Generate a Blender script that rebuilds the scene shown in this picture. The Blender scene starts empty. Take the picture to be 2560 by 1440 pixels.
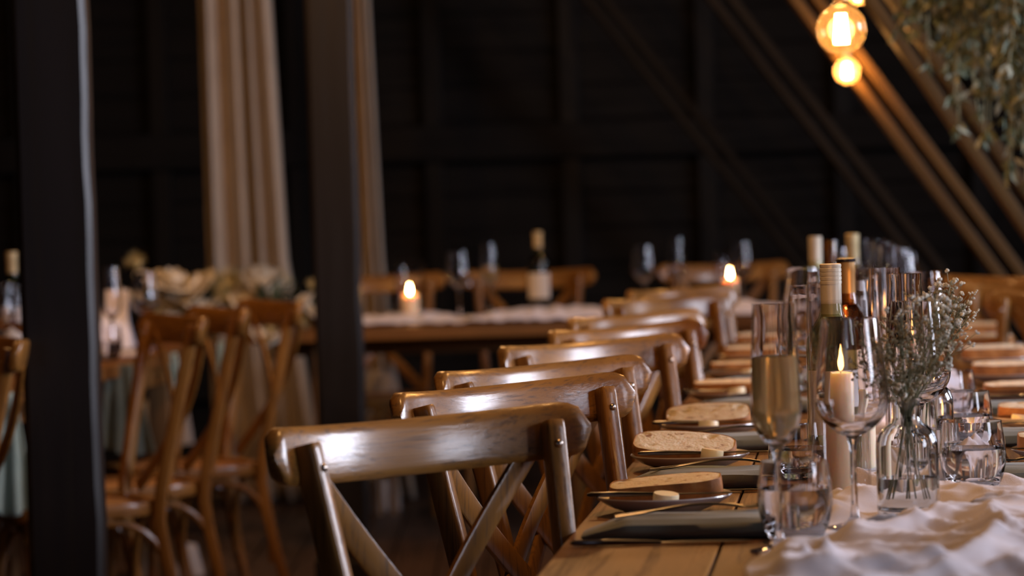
import bpy, bmesh, math, random
from mathutils import Vector, Matrix, noise
random.seed(7)
PI = math.pi
SC = bpy.context.scene
COL = SC.collection

# ------------------------------------------------------------------ camera
FPX, CX, CY, CAMZ = 7700.0, 1280.0, 720.0, 1.15
PITCH, ROLL = math.atan(214/FPX), math.atan(.03)
cam_d = bpy.data.cameras.new('camera')
cam = bpy.data.objects.new('camera', cam_d); COL.objects.link(cam)
Fv = Vector((0, math.cos(PITCH), -math.sin(PITCH)))
R0 = Vector((1, 0, 0)); U0 = Vector((0, math.sin(PITCH), math.cos(PITCH)))
Rv = R0*math.cos(ROLL) - U0*math.sin(ROLL)
Uv = U0*math.cos(ROLL) + R0*math.sin(ROLL)
cam.matrix_world = Matrix(((Rv.x, Uv.x, -Fv.x, 0), (Rv.y, Uv.y, -Fv.y, 0), (Rv.z, Uv.z, -Fv.z, CAMZ), (0, 0, 0, 1)))
cam_d.sensor_width = 36; cam_d.lens = FPX/2560*36
cam_d.clip_start = .05; cam_d.clip_end = 100
cam_d.dof.use_dof = True; cam_d.dof.focus_distance = 4.25; cam_d.dof.aperture_fstop = 4.6
cam_d.dof.aperture_blades = 0
SC.camera = cam

# ------------------------------------------------------------------ world, lights, exposure
w = bpy.data.worlds.new('world'); SC.world = w; w.use_nodes = True
w.node_tree.nodes['Background'].inputs[0].default_value = (.62, .72, 1.0, 1)
w.node_tree.nodes['Background'].inputs[1].default_value = 1.0
SC.view_settings.view_transform = 'Standard'; SC.view_settings.look = 'None'
SC.view_settings.gamma = 1; SC.view_settings.use_curve_mapping = False
SC.view_settings.exposure = 0.1
try:
    SC.cycles.sample_clamp_indirect = 4.0
    SC.cycles.max_bounces = 14; SC.cycles.transmission_bounces = 14; SC.cycles.transparent_max_bounces = 24
    SC.cycles.diffuse_bounces = 3; SC.cycles.glossy_bounces = 5
except Exception: pass

def area(name, loc, rot, sx, sy, power, color):
    l = bpy.data.lights.new(name, 'AREA'); l.shape = 'RECTANGLE'; l.size = sx; l.size_y = sy
    l.energy = power; l.color = color
    o = bpy.data.objects.new(name, l); COL.objects.link(o); o.location = loc; o.rotation_euler = rot; return o
def point(name, loc, power, color, r=.04):
    l = bpy.data.lights.new(name, 'POINT'); l.energy = power; l.color = color; l.shadow_soft_size = r
    o = bpy.data.objects.new(name, l); COL.objects.link(o); o.location = loc; return o
RWX = 4.6
WIN = [(1.0, 2.3), (4.9, 6.4), (9.2, 10.4)]          # right wall windows, Y ranges
WZ0, WZ1 = 1.35, 3.0
COOL = (.80, .84, 1.0)
for i, (a, b) in enumerate(WIN):
    area('window_and_fill_light', (RWX+.12, (a+b)/2, (WZ0+WZ1)/2), (0, PI/2, 0), WZ1-WZ0-.1, b-a-.1, (105, 250, 28)[i], COOL)
area('window_and_fill_light', (-2.2, -2.62, 2.2), (-PI/2, 0, 0), 1.5, 1.3, 16, COOL)  # weak general fill, added at an invented window behind the camera
WARM = (1.0, .50, .17)
for x, y, z, p_ in ((.25, 4.0, 2.2, 30), (.05, 7.0, 2.35, 30), (-1.0, 8.9, 2.35, 38), (-1.6, 6.9, 2.4, 24), (1.1, 9.9, 2.45, 20)):
    point('bulb_glow', (x, y, z), p_, WARM, .045)

# ------------------------------------------------------------------ projection helpers (pixel -> world point at a depth / plane)
def WX(px, d, z=.75):
    ww = d*math.cos(PITCH) - (z-CAMZ)*math.sin(PITCH)
    return ((px-CX)/FPX*ww + (d*math.sin(PITCH)+(z-CAMZ)*math.cos(PITCH))*math.sin(ROLL))/math.cos(ROLL)
def PD(px, py, d):
    v = Fv*FPX + Rv*(px-CX) + Uv*(CY-py)
    v = v*(d/v.y); return Vector((v.x, v.y, v.z+CAMZ))

# ------------------------------------------------------------------ materials
def mat(name):
    m = bpy.data.materials.new(name); m.use_nodes = True
    nt = m.node_tree; b = nt.nodes['Principled BSDF']
    return m, nt, b
def setp(b, **k):
    names = {'col': 'Base Color', 'rough': 'Roughness', 'metal': 'Metallic', 'trans': 'Transmission Weight', 'ior': 'IOR',
             'coat': 'Coat Weight', 'coatr': 'Coat Roughness', 'sss': 'Subsurface Weight', 'sssr': 'Subsurface Radius', 'ssss': 'Subsurface Scale',
             'em': 'Emission Color', 'ems': 'Emission Strength', 'sheen': 'Sheen Weight', 'spec': 'Specular IOR Level', 'alpha': 'Alpha'}
    for a, v in k.items():
        if a in ('col', 'em') and len(v) == 3: v = (*v, 1)
        b.inputs[names[a]].default_value = v
def simple(name, **k):
    m, nt, b = mat(name); setp(b, **k); return m
def ramp(nt, fac, stops):
    r = nt.nodes.new('ShaderNodeValToRGB'); e = r.color_ramp.elements
    while len(e) < len(stops): e.new(.5)
    for i, (p, c) in enumerate(stops): e[i].position = p; e[i].color = (*c, 1)
    nt.links.new(fac, r.inputs[0]); return r.outputs[0]
def objcoord(nt, scale, rnd=True):
    tc = nt.nodes.new('ShaderNodeTexCoord'); mp = nt.nodes.new('ShaderNodeMapping'); mp.inputs['Scale'].default_value = scale
    nt.links.new(tc.outputs['Object'], mp.inputs[0])
    if rnd:
        oi = nt.nodes.new('ShaderNodeObjectInfo'); mu = nt.nodes.new('ShaderNodeMath'); mu.operation = 'MULTIPLY'; mu.inputs[1].default_value = 37.0
        cb = nt.nodes.new('ShaderNodeCombineXYZ')
        nt.links.new(oi.outputs['Random'], mu.inputs[0])
        for i in range(3): nt.links.new(mu.outputs[0], cb.inputs[i])
        nt.links.new(cb.outputs[0], mp.inputs['Location'])
    return mp.outputs[0]
def tex_noise(nt, vec, scale, detail=4, rough=.55, dist=0.0):
    n = nt.nodes.new('ShaderNodeTexNoise'); n.inputs['Scale'].default_value = scale; n.inputs['Detail'].default_value = detail
    n.inputs['Roughness'].default_value = rough; n.inputs['Distortion'].default_value = dist
    nt.links.new(vec, n.inputs['Vector']); return n.outputs['Fac']
def bump(nt, b, h, strength, dist=.002):
    n = nt.nodes.new('ShaderNodeBump'); n.inputs['Strength'].default_value = strength; n.inputs['Distance'].default_value = dist
    nt.links.new(h, n.inputs['Height']); nt.links.new(n.outputs[0], b.inputs['Normal'])
def mixc(nt, fac, a, c, mode='MULTIPLY'):
    m = nt.nodes.new('ShaderNodeMix'); m.data_type = 'RGBA'; m.blend_type = mode
    if isinstance(fac, float): m.inputs[0].default_value = fac
    else: nt.links.new(fac, m.inputs[0])
    for i, v in ((6, a), (7, c)):
        if isinstance(v, tuple): m.inputs[i].default_value = (*v, 1)
        else: nt.links.new(v, m.inputs[i])
    return m.outputs[2]
def wood(name, axis, dark, light, grain=(.02, .012, .006), rough=.35, coat=.0, fine=90, along=2.2, grainamt=.6, bmp=.15, fs=1.0):
    m, nt, b = mat(name)
    s = [1, 1, 1]; s[axis] = .07
    v = objcoord(nt, tuple(s)); broad = tex_noise(nt, v, 14, 5, .6, .6)
    base = ramp(nt, broad, [(.3, dark), (.7, light)])
    s2 = [1, 1, 1]; s2[axis] = .035
    v2 = objcoord(nt, tuple(s2)); fn = tex_noise(nt, v2, fine*fs, 5, .65, .3)
    g = ramp(nt, fn, [(.34, (0, 0, 0)), (.5, (1, 1, 1))])
    gm = nt.nodes.new('ShaderNodeMix'); gm.data_type = 'RGBA'; gm.inputs[0].default_value = 1
    inv = nt.nodes.new('ShaderNodeMath'); inv.operation = 'MULTIPLY_ADD'; inv.inputs[1].default_value = -grainamt; inv.inputs[2].default_value = grainamt
    nt.links.new(g, inv.inputs[0])
    c = mixc(nt, inv.outputs[0], base, grain, 'MIX')
    nt.links.new(c, b.inputs['Base Color'])
    rr = nt.nodes.new('ShaderNodeMapRange'); rr.inputs[3].default_value = rough+.18; rr.inputs[4].default_value = rough
    nt.links.new(g, rr.inputs[0]); nt.links.new(rr.outputs[0], b.inputs['Roughness'])
    if coat: b.inputs['Coat Weight'].default_value = coat; b.inputs['Coat Roughness'].default_value = .16
    bump(nt, b, fn, bmp, .0012)
    if coat: nt.links.new(b.inputs['Normal'].links[0].from_socket, b.inputs['Coat Normal'])
    return m
OAKD, OAKL = (.165, .066, .012), (.33, .150, .034)
M = {}
M['oak_x'] = wood('oak_x', 0, OAKD, OAKL, (.035, .013, .005), .34, .6, bmp=.28, fs=2.2, grainamt=.6)
M['oak_z'] = wood('oak_z', 2, OAKD, OAKL, (.035, .013, .005), .36, .45, bmp=.2, fs=2.0)
M['oak_y'] = wood('oak_y', 1, OAKD, OAKL, (.035, .013, .005), .4, .3)
M['table_y'] = wood('table_y', 1, (.10, .038, .008), (.235, .098, .024), (.04, .02, .009), .48, 0, 60, bmp=.35)
M['table_x'] = wood('table_x', 0, (.10, .038, .008), (.235, .098, .024), (.04, .02, .009), .48, 0, 60, bmp=.35)
M['table_z'] = wood('table_z', 2, (.10, .05, .02), (.22, .11, .045), (.04, .02, .009), .5, 0, 60)
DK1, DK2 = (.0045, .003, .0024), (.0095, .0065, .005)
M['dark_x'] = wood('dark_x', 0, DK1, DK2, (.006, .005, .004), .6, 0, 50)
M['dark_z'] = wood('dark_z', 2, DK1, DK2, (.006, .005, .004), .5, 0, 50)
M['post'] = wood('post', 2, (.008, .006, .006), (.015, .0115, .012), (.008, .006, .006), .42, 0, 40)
M['floor'] = wood('floor', 1, (.055, .03, .02), (.12, .07, .048), (.02, .012, .008), .42, 0, 50, bmp=.3)
M['rafter'] = wood('rafter', 2, (.07, .036, .009), (.115, .06, .014), (.04, .02, .01), .5, 0, 60)

for k_ in ('dark_x', 'dark_z', 'post', 'rafter'): setp(M[k_].node_tree.nodes['Principled BSDF'], spec=.18 if k_ != 'post' else .35)
for k_ in ('table_x', 'table_y', 'table_z'): setp(M[k_].node_tree.nodes['Principled BSDF'], spec=.25)
for k_ in ('oak_x', 'oak_y', 'oak_z'): setp(M[k_].node_tree.nodes['Principled BSDF'], spec=.22)
def fabric(name, c1, c2, rough=.9, scale=900, bstr=.25, trans=0.0):
    m, nt, b = mat(name)
    v = objcoord(nt, (1, 1, 1))
    n1 = tex_noise(nt, v, 9, 4); c = ramp(nt, n1, [(.3, c1), (.7, c2)]); nt.links.new(c, b.inputs['Base Color'])
    n2 = tex_noise(nt, v, scale, 2); bump(nt, b, n2, bstr, .001)
    setp(b, rough=rough, sheen=.2)
    if trans:
        t = nt.nodes.new('ShaderNodeBsdfTranslucent'); nt.links.new(c, t.inputs[0])
        mx = nt.nodes.new('ShaderNodeMixShader'); mx.inputs[0].default_value = trans
        out = nt.nodes['Material Output']; nt.links.new(b.outputs[0], mx.inputs[1]); nt.links.new(t.outputs[0], mx.inputs[2]); nt.links.new(mx.outputs[0], out.inputs[0])
    return m
M['curtain'] = fabric('curtain', (.52, .42, .33), (.6, .5, .4), trans=.12)
M['gauze'] = fabric('gauze', (.78, .72, .76), (.86, .80, .84), scale=500, bstr=.5, trans=.2)
M['napkin'] = fabric('napkin', (.145, .15, .115), (.19, .195, .155))
M['sage'] = fabric('sage', (.26, .34, .30), (.34, .42, .38), trans=.1)
M['olive'] = fabric('olive', (.065, .07, .05), (.09, .095, .07))
M['white_cloth'] = fabric('white_cloth', (.55, .5, .5), (.62, .57, .56))
M['plate'] = simple('plate', col=(.42, .38, .38), rough=.22, coat=.4)
M['plate_rim'] = simple('plate_rim', col=(.5, .47, .47), rough=.2, coat=.4)
M['steel'] = simple('steel', col=(.13, .12, .12), metal=1, rough=.28)
M['bolt'] = simple('bolt', col=(.5, .42, .36), metal=1, rough=.28)
M['brass'] = simple('brass', col=(.6, .42, .2), metal=1, rough=.3)
M['cord'] = simple('cord', col=(.012, .01, .01), rough=.6)
def glassm(name, col=(1, 1, 1), ior=1.48, rough=0.0):
    return simple(name, col=col, trans=1, ior=ior, rough=rough)
M['glass'] = glassm('glass', (.97, .96, .97))
M['vase_glass'] = glassm('vase_glass', (.93, .95, .96))
M['water'] = glassm('water', (.96, .97, .98), 1.33)
def champagne():
    m, nt, b = mat('champagne'); setp(b, col=(1.0, .78, .40), trans=.76, ior=1.34, rough=.13); return m
M['champagne'] = champagne()
M['dark_glass'] = glassm('dark_glass', (.02, .035, .015), 1.5, .02)
M['amber_glass'] = glassm('amber_glass', (.5, .28, .06), 1.5, .02)
M['pale_bottle'] = glassm('pale_bottle', (.80, .78, .62), 1.48, .0)
M['brown_bottle'] = glassm('brown_bottle', (.55, .36, .2), 1.48, .0)
M['olive_glass'] = glassm('olive_glass', (.42, .38, .22), 1.42, .02)
M['wine'] = simple('wine', col=(.03, .01, .01), rough=.1)
def thin_glass(name, tint, base=.05):
    m, nt, b = mat(name)
    tr = nt.nodes.new('ShaderNodeBsdfTransparent'); tr.inputs[0].default_value = (*tint, 1)
    gl = nt.nodes.new('ShaderNodeBsdfGlossy'); gl.inputs['Roughness'].default_value = .02
    lw = nt.nodes.new('ShaderNodeLayerWeight'); lw.inputs[0].default_value = .5     # Schlick curve, same from either side of the wall
    pw_ = nt.nodes.new('ShaderNodeMath'); pw_.operation = 'POWER'; pw_.inputs[1].default_value = 4.0; nt.links.new(lw.outputs['Facing'], pw_.inputs[0])
    fr = nt.nodes.new('ShaderNodeMath'); fr.operation = 'MULTIPLY_ADD'; fr.inputs[1].default_value = .8; fr.inputs[2].default_value = .035; nt.links.new(pw_.outputs[0], fr.inputs[0])
    mx = nt.nodes.new('ShaderNodeMixShader'); nt.links.new(fr.outputs[0], mx.inputs[0]); nt.links.new(tr.outputs[0], mx.inputs[1]); nt.links.new(gl.outputs[0], mx.inputs[2])
    if base != .05:   # faint amber coating scatters some of the lamp's light
        tl = nt.nodes.new('ShaderNodeBsdfTranslucent'); tl.inputs[0].default_value = (1, .72, .38, 1)
        m2 = nt.nodes.new('ShaderNodeMixShader'); m2.inputs[0].default_value = base
        nt.links.new(mx.outputs[0], m2.inputs[1]); nt.links.new(tl.outputs[0], m2.inputs[2]); mx = m2
    nt.links.new(mx.outputs[0], nt.nodes['Material Output'].inputs[0]); return m
M['thin_clear'] = thin_glass('thin_clear', (.97, .96, .96))
M['thin_amber'] = thin_glass('thin_amber', (1.0, .86, .62), .022)
M['wax'] = simple('wax', col=(.84, .70, .50), rough=.45, sss=.8, sssr=(1.0, .5, .2), ssss=.02)
M['wick'] = simple('wick', col=(.02, .015, .01), rough=.9)
def emis(name, col, s):
    m, nt, b = mat(name); e = nt.nodes.new('ShaderNodeEmission'); e.inputs[0].default_value = (*col, 1); e.inputs[1].default_value = s
    nt.links.new(e.outputs[0], nt.nodes['Material Output'].inputs[0]); return m
M['flame'] = emis('flame', (1, .46, .13), 260)
M['filament'] = emis('filament', (1, .56, .22), 110)
M['filament_far'] = emis('filament_far', (1, .56, .22), 90)
M['thin_green'] = thin_glass('thin_green', (.80, .82, .68))
M['thin_brown'] = thin_glass('thin_brown', (.62, .48, .34))
M['frost_amber'] = thin_glass('frost_amber', (1.0, .86, .62), .14)
def breadm():
    m, nt, b = mat('crumb'); v = objcoord(nt, (1, 1, 1)); n = tex_noise(nt, v, 60, 5)
    c = ramp(nt, n, [(.30, (.30, .15, .07)), (.40, (.76, .62, .44)), (.75, (.86, .77, .60))]); nt.links.new(c, b.inputs['Base Color'])
    n2 = tex_noise(nt, v, 220, 4); bump(nt, b, n2, .7, .002); setp(b, rough=.9, sss=.15, ssss=.005)
    m2, nt, b = mat('crust'); v = objcoord(nt, (1, 1, 1)); n = tex_noise(nt, v, 35, 5)
    c = ramp(nt, n, [(.3, (.22, .075, .015)), (.6, (.50, .20, .05)), (.8, (.62, .34, .12))]); nt.links.new(c, b.inputs['Base Color'])
    bump(nt, b, n, .5, .003); setp(b, rough=.6)
    return m, m2
M['crumb'], M['crust'] = breadm()
M['butter'] = simple('butter', col=(.80, .70, .45), rough=.4, sss=.2, ssss=.005)
M['cream_cap'] = simple('cream_cap', col=(.60, .53, .42), rough=.35, metal=.1)
M['bronze_cap'] = simple('bronze_cap', col=(.42, .25, .10), rough=.35, metal=.6)
M['gold_cap'] = simple('gold_cap', col=(.62, .5, .28), rough=.35, metal=.3)
M['black_cap'] = simple('black_cap', col=(.012, .008, .012), rough=.25)
M['label'] = simple('label', col=(.62, .58, .55), rough=.7)
M['ink'] = simple('ink', col=(.05, .04, .05), rough=.7)
M['card'] = simple('card', col=(.84, .81, .90), rough=.75)
M['stem'] = simple('stem', col=(.20, .19, .10), rough=.7)
def leafm(name, a, c):
    m, nt, b = mat(name); v = objcoord(nt, (1, 1, 1)); n = tex_noise(nt, v, 12, 3); cc = ramp(nt, n, [(.35, a), (.65, c)])
    nt.links.new(cc, b.inputs['Base Color']); setp(b, rough=.6); return m
M['leaf'] = leafm('leaf', (.045, .065, .032), (.15, .18, .10))
M['leaf_dark'] = leafm('leaf_dark', (.02, .035, .018), (.05, .07, .035))
M['leaf_pale'] = leafm('leaf_pale', (.16, .18, .12), (.38, .38, .28))
M['blossom'] = simple('blossom', col=(.66, .63, .54), rough=.85)
M['blossom_dry'] = simple('blossom_dry', col=(.27, .225, .135), rough=.9)
M['petal'] = leafm('petal', (.76, .66, .50), (.86, .78, .64))
M['petal_yellow'] = leafm('petal_yellow', (.42, .34, .14), (.62, .52, .28))
M['rattan'] = wood('rattan', 1, (.3, .13, .04), (.42, .2, .07), (.08, .03, .01), .5, .1, 120)
M['wallcol'] = M['dark_x']

# ------------------------------------------------------------------ mesh helpers
class MB:
    def __init__(s): s.v = []; s.f = []
    def add(s, vs, fs):
        o = len(s.v); s.v += [tuple(v) for v in vs]; s.f += [tuple(i+o for i in f) for f in fs]; return s
    def box(s, c, d, rot=None):
        c = Vector(c); hx, hy, hz = d[0]/2, d[1]/2, d[2]/2
        vs = [Vector((x, y, z)) for z in (-hz, hz) for y in (-hy, hy) for x in (-hx, hx)]
        if rot: vs = [rot @ v for v in vs]
        s.add([v+c for v in vs], [(0, 2, 3, 1), (4, 5, 7, 6), (0, 1, 5, 4), (2, 6, 7, 3), (0, 4, 6, 2), (1, 3, 7, 5)]); return s
    def bbox(s, c, d, b=.004, rot=None):
        """box with chamfered edges"""
        bm = bmesh.new(); bmesh.ops.create_cube(bm, size=1)
        for v in bm.verts: v.co = Vector((v.co.x*d[0], v.co.y*d[1], v.co.z*d[2]))
        bmesh.ops.bevel(bm, geom=bm.edges[:], offset=b, segments=2, affect='EDGES', profile=.6)
        vs = [v.co.copy() for v in bm.verts]
        if rot: vs = [rot @ v for v in vs]
        bm.verts.index_update(); fs = [[v.index for v in f.verts] for f in bm.faces]; bm.free()
        s.add([v+Vector(c) for v in vs], fs); return s
    def lathe(s, prof, n=32, c=(0, 0, 0), closed=False):
        vs = []; fs = []; c = Vector(c); idx = []
        for r, z in prof:
            if r < 1e-6: idx.append([len(vs)]*n); vs.append(c+Vector((0, 0, z)))
            else:
                idx.append(list(range(len(vs), len(vs)+n)))
                vs += [c+Vector((r*math.cos(2*PI*k/n), r*math.sin(2*PI*k/n), z)) for k in range(n)]
        rng = range(len(prof) if closed else len(prof)-1)
        for i in rng:
            a, b = idx[i], idx[(i+1) % len(prof)]
            for k in range(n):
                q = []
                for t in (a[k], a[(k+1) % n], b[(k+1) % n], b[k]):
                    if t not in q: q.append(t)
                if len(q) > 2: fs.append(q)
        s.add(vs, fs); return s
    def sweep(s, pts, sec, up=Vector((0, 0, 1)), cap=True, scales=None):
        """sec: 2D section (a,b); a along side vector, b along up-ish vector"""
        pts = [Vector(p) for p in pts]; n = len(pts); m = len(sec); vs = []; fs = []
        for i, p in enumerate(pts):
            t = (pts[min(i+1, n-1)]-pts[max(i-1, 0)]).normalized()
            side = t.cross(up)
            if side.length < 1e-4: side = t.cross(Vector((1, 0, 0)))
            side.normalize(); u = side.cross(t).normalized()
            k = scales[i] if scales else 1
            kk = k if isinstance(k, tuple) else (k, k)
            vs += [p+side*a*kk[0]+u*b*kk[1] for a, b in sec]
        for i in range(n-1):
            for j in range(m):
                fs.append((i*m+j, i*m+(j+1) % m, (i+1)*m+(j+1) % m, (i+1)*m+j))
        if cap: fs.append(tuple(range(m))[::-1]); fs.append(tuple((n-1)*m+j for j in range(m)))
        s.add(vs, fs); return s
    def tube(s, pts, r, n=8, scales=None, up=Vector((0, 0, 1))):
        return s.sweep(pts, [(r*math.cos(2*PI*k/n), r*math.sin(2*PI*k/n)) for k in range(n)], up=up, scales=scales)
    def mesh(s, name, m, smooth=True, ang=40):
        me = bpy.data.meshes.new(name); me.from_pydata(s.v, [], s.f); 
        bm = bmesh.new(); bm.from_mesh(me); bmesh.ops.recalc_face_normals(bm, faces=bm.faces[:])
        if smooth:
            for f in bm.faces: f.smooth = True
            ca = math.radians(ang)
            for e in bm.edges:
                if len(e.link_faces) == 2 and e.calc_face_angle(0) > ca: e.smooth = False
        bm.to_mesh(me); bm.free()
        me.materials.append(m); return me
def obj(name, mb, m=None, parent=None, smooth=True, ang=40, **props):
    me = mb if isinstance(mb, bpy.types.Mesh) else mb.mesh(name, m, smooth, ang)
    o = bpy.data.objects.new(name, me); COL.objects.link(o)
    if parent: o.parent = parent
    for k, v in props.items(): o[k] = v
    return o
def empty(name, loc=(0, 0, 0), rz=0, label=None, cat=None, group=None, kind=None):
    o = bpy.data.objects.new(name, None); COL.objects.link(o); o.empty_display_size = .05
    o.location = loc; o.rotation_euler = (0, 0, rz); tag(o, label, cat, group, kind); return o
def tag(o, label=None, cat=None, group=None, kind=None):
    if label: o['label'] = label
    if cat: o['category'] = cat
    if group: o['group'] = group
    if kind: o['kind'] = kind
    return o
def ell(a, b, n=12, e=1.0):
    out = []
    for k in range(n):
        t = 2*PI*k/n; c, s_ = math.cos(t), math.sin(t)
        out.append((a*math.copysign(abs(c)**e, c), b*math.copysign(abs(s_)**e, s_)))
    return out
def copy_tree(o, parent=None, loc=None, rz=None, label=None, group=None):
    c = o.copy(); COL.objects.link(c); c.parent = parent
    if loc is not None: c.location = loc
    if rz is not None: c.rotation_euler = (0, 0, rz)
    if label: c['label'] = label
    if group: c['group'] = group
    for ch in list(o.children): copy_tree(ch, c)
    return c
def lerp(a, b, t): return a+(b-a)*t
def spline(ctrl, n):
    """Catmull-Rom through control points"""
    c = [Vector(p) for p in ctrl]; c = [c[0]*2-c[1]]+c+[c[-1]*2-c[-2]]; out = []
    segs = len(c)-3
    for i in range(n+1):
        t = i/n*segs; k = min(int(t), segs-1); u = t-k
        p0, p1, p2, p3 = c[k:k+4]
        out.append(.5*((2*p1)+(-p0+p2)*u+(2*p0-5*p1+4*p2-p3)*u*u+(-p0+3*p1-3*p2+p3)*u**3))
    return out

# ================================================================== SETTING
Y0, Y1, LWX, CEZ = -3.0, 14.5, -6.0, 4.4
# floor of long planks
fl = empty('floor', (0, 0, 0), label='dark worn timber plank floor of the barn', kind='structure')
obj('subfloor', MB().box(((LWX+RWX)/2, (Y0+Y1)/2, -.06), (RWX-LWX+.4, Y1-Y0+.4, .06)), M['dark_x'], fl, False)
pw, pl = .155, 4.37
base_planks = [MB().bbox((0, 0, 0), (pw-.006, pl-.006, .03), .002).mesh('plank', M['floor'], False) for _ in range(1)]
nx = int((RWX-LWX)/pw)
for i in range(nx):
    off = -(i*1.618 % 1)*pl
    y = Y0+off
    while y < Y1:
        a, b = max(y, Y0), min(y+pl, Y1)
        if b-a > .3:
            o = obj('plank', base_planks[0], parent=fl)
            o.location = (LWX+pw*(i+.5), (a+b)/2, -.016+random.uniform(-.0015, .0015)); o.scale = (1, (b-a)/pl, 1)
        y += pl
# back wall: horizontal boards, studs, girts
wb = empty('wall_back', (0, Y1, 0), label='near black timber boarded back wall with studs and girts', kind='structure')
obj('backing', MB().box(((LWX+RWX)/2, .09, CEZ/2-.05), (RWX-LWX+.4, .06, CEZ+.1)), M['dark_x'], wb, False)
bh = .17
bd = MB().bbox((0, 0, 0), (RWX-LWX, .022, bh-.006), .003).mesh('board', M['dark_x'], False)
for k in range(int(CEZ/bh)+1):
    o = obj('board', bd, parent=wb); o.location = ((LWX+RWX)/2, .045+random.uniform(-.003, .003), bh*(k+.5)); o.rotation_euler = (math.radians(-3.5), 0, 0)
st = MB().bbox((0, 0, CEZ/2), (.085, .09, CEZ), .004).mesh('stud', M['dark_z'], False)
xs = [WX(p, 14.5, 1.4) for p in (1085, 1425, 1770, 2110)]
stp = xs[1]-xs[0]
for k in range(-7, 8):
    x = xs[1]+k*stp*1.0
    if LWX+.1 < x < RWX-.1:
        o = obj('stud', st, parent=wb); o.location = (x, -.02, 0)
gd = MB().bbox((0, 0, 0), (RWX-LWX, .1, .165), .005).mesh('girt', M['dark_x'], False)
for z in (.35, 1.435, 2.75):
    o = obj('girt', gd, parent=wb); o.location = ((LWX+RWX)/2, -.075, z)
# left wall
wl = empty('wall_left', (LWX, 0, 0), label='dark boarded left wall of the barn', kind='structure')
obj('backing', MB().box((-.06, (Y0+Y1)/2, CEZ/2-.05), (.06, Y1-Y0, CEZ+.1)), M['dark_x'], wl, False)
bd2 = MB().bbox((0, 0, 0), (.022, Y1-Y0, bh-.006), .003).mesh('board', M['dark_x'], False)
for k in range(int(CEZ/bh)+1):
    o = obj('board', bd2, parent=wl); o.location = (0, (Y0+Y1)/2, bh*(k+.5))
# right wall with window openings
wr = empty('wall_right', (RWX, 0, 0), label='dark boarded right wall pierced by tall windows', kind='structure')
mb = MB()
ys = [Y0]+[v for ab in WIN for v in ab]+[Y1]
for a, b in zip(ys[0::2], ys[1::2]): mb.box((.06, (a+b)/2, CEZ/2-.05), (.12, b-a, CEZ+.1))
for a, b in WIN:
    mb.box((.06, (a+b)/2, WZ0/2-.05), (.12, b-a, WZ0+.1)); mb.box((.06, (a+b)/2, (WZ1+CEZ)/2), (.12, b-a, CEZ-WZ1))
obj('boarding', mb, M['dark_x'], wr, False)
for i, (a, b) in enumerate(WIN):
    wn = empty('window_%d' % (i+1), (RWX, (a+b)/2, WZ0), label='tall plain window in the right hand boarded wall', kind='structure')
    h = WZ1-WZ0; m_ = MB()
    for yy in (-(b-a)/2+.02, 0, (b-a)/2-.02): m_.box((.03, yy, h/2), (.05, .04, h))
    for zz in (.02, h/2, h-.02): m_.box((.03, 0, zz), (.046, b-a, .04))
    obj('window_frame', m_, M['dark_z'], wn, False)
wf = empty('wall_front', (0, Y0, 0), label='dark boarded wall behind the viewpoint', kind='structure')
mb = MB(); mb.box(((LWX-2.95)/2, 0, CEZ/2-.05), (-2.95-LWX, .1, CEZ+.1)); mb.box(((RWX-1.45)/2, 0, CEZ/2-.05), (RWX+1.45, .1, CEZ+.1))
mb.box((-2.2, 0, .65), (1.5, .1, 1.5)); mb.box((-2.2, 0, 3.7), (1.5, .1, 1.4))
obj('boarding', mb, M['dark_x'], wf, False)
wn = empty('window_4', (-2.2, Y0, 1.4), label='added fill light window in the wall behind the viewpoint', kind='structure')  # unseen opening, added to carry the fill light
m_ = MB(); 
for xx in (-.73, 0, .73): m_.box((xx, 0, .8), (.04, .05, 1.6))
obj('window_frame', m_, M['dark_z'], wn, False)
ce = empty('ceiling', (0, 0, CEZ), label='dark timber ceiling', kind='structure')
obj('lining', MB().box(((LWX+RWX)/2, (Y0+Y1)/2, .05), (RWX-LWX+.5, Y1-Y0+.5, .1)), M['dark_x'], ce, False)

# timber posts
def post(pxc, d, wdt, dep, lab):
    x = WX(pxc, d, .6)
    o = empty('timber_post', (x, d+dep/2, 0), 0, lab, 'post', None, 'structure')
    n = 60; vs = []; sec = []
    # wavy waney right edge: section swept upward
    pts = [(0, 0, z*CEZ/n) for z in range(n+1)]
    mb = MB(); vs = []; fs = []
    for i, p in enumerate(pts):
        wv = .004*noise.noise(Vector((pxc, 0, p[2]*5)))+.002*noise.noise(Vector((pxc, 3, p[2]*19)))
        hw, hd = wdt/2, dep/2; c = .012
        ring = [(-hw+c, -hd), (hw-c+wv, -hd), (hw+wv, -hd+c), (hw+wv*.6, hd-c), (hw-c, hd), (-hw+c, hd), (-hw, hd-c), (-hw, -hd+c)]
        vs += [(a, b, p[2]) for a, b in ring]
    for i in range(n):
        for j in range(8): fs.append((i*8+j, i*8+(j+1) % 8, (i+1)*8+(j+1) % 8, (i+1)*8+j))
    fs += [tuple(range(8)), tuple(n*8+j for j in range(8))]
    mb.add(vs, fs); obj('shaft', mb, M['post'], o, True, 30)
    obj('foot_block', MB().bbox((0, 0, .06), (wdt+.04, dep+.04, .12), .008), M['post'], o, False)
    return o
post(157, 6.4, .154, .095, 'thick dark timber post standing left of the rear chairs')
post(851, 9.0, .138, .11, 'slimmer dark timber post between the two pale drapes')
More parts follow.
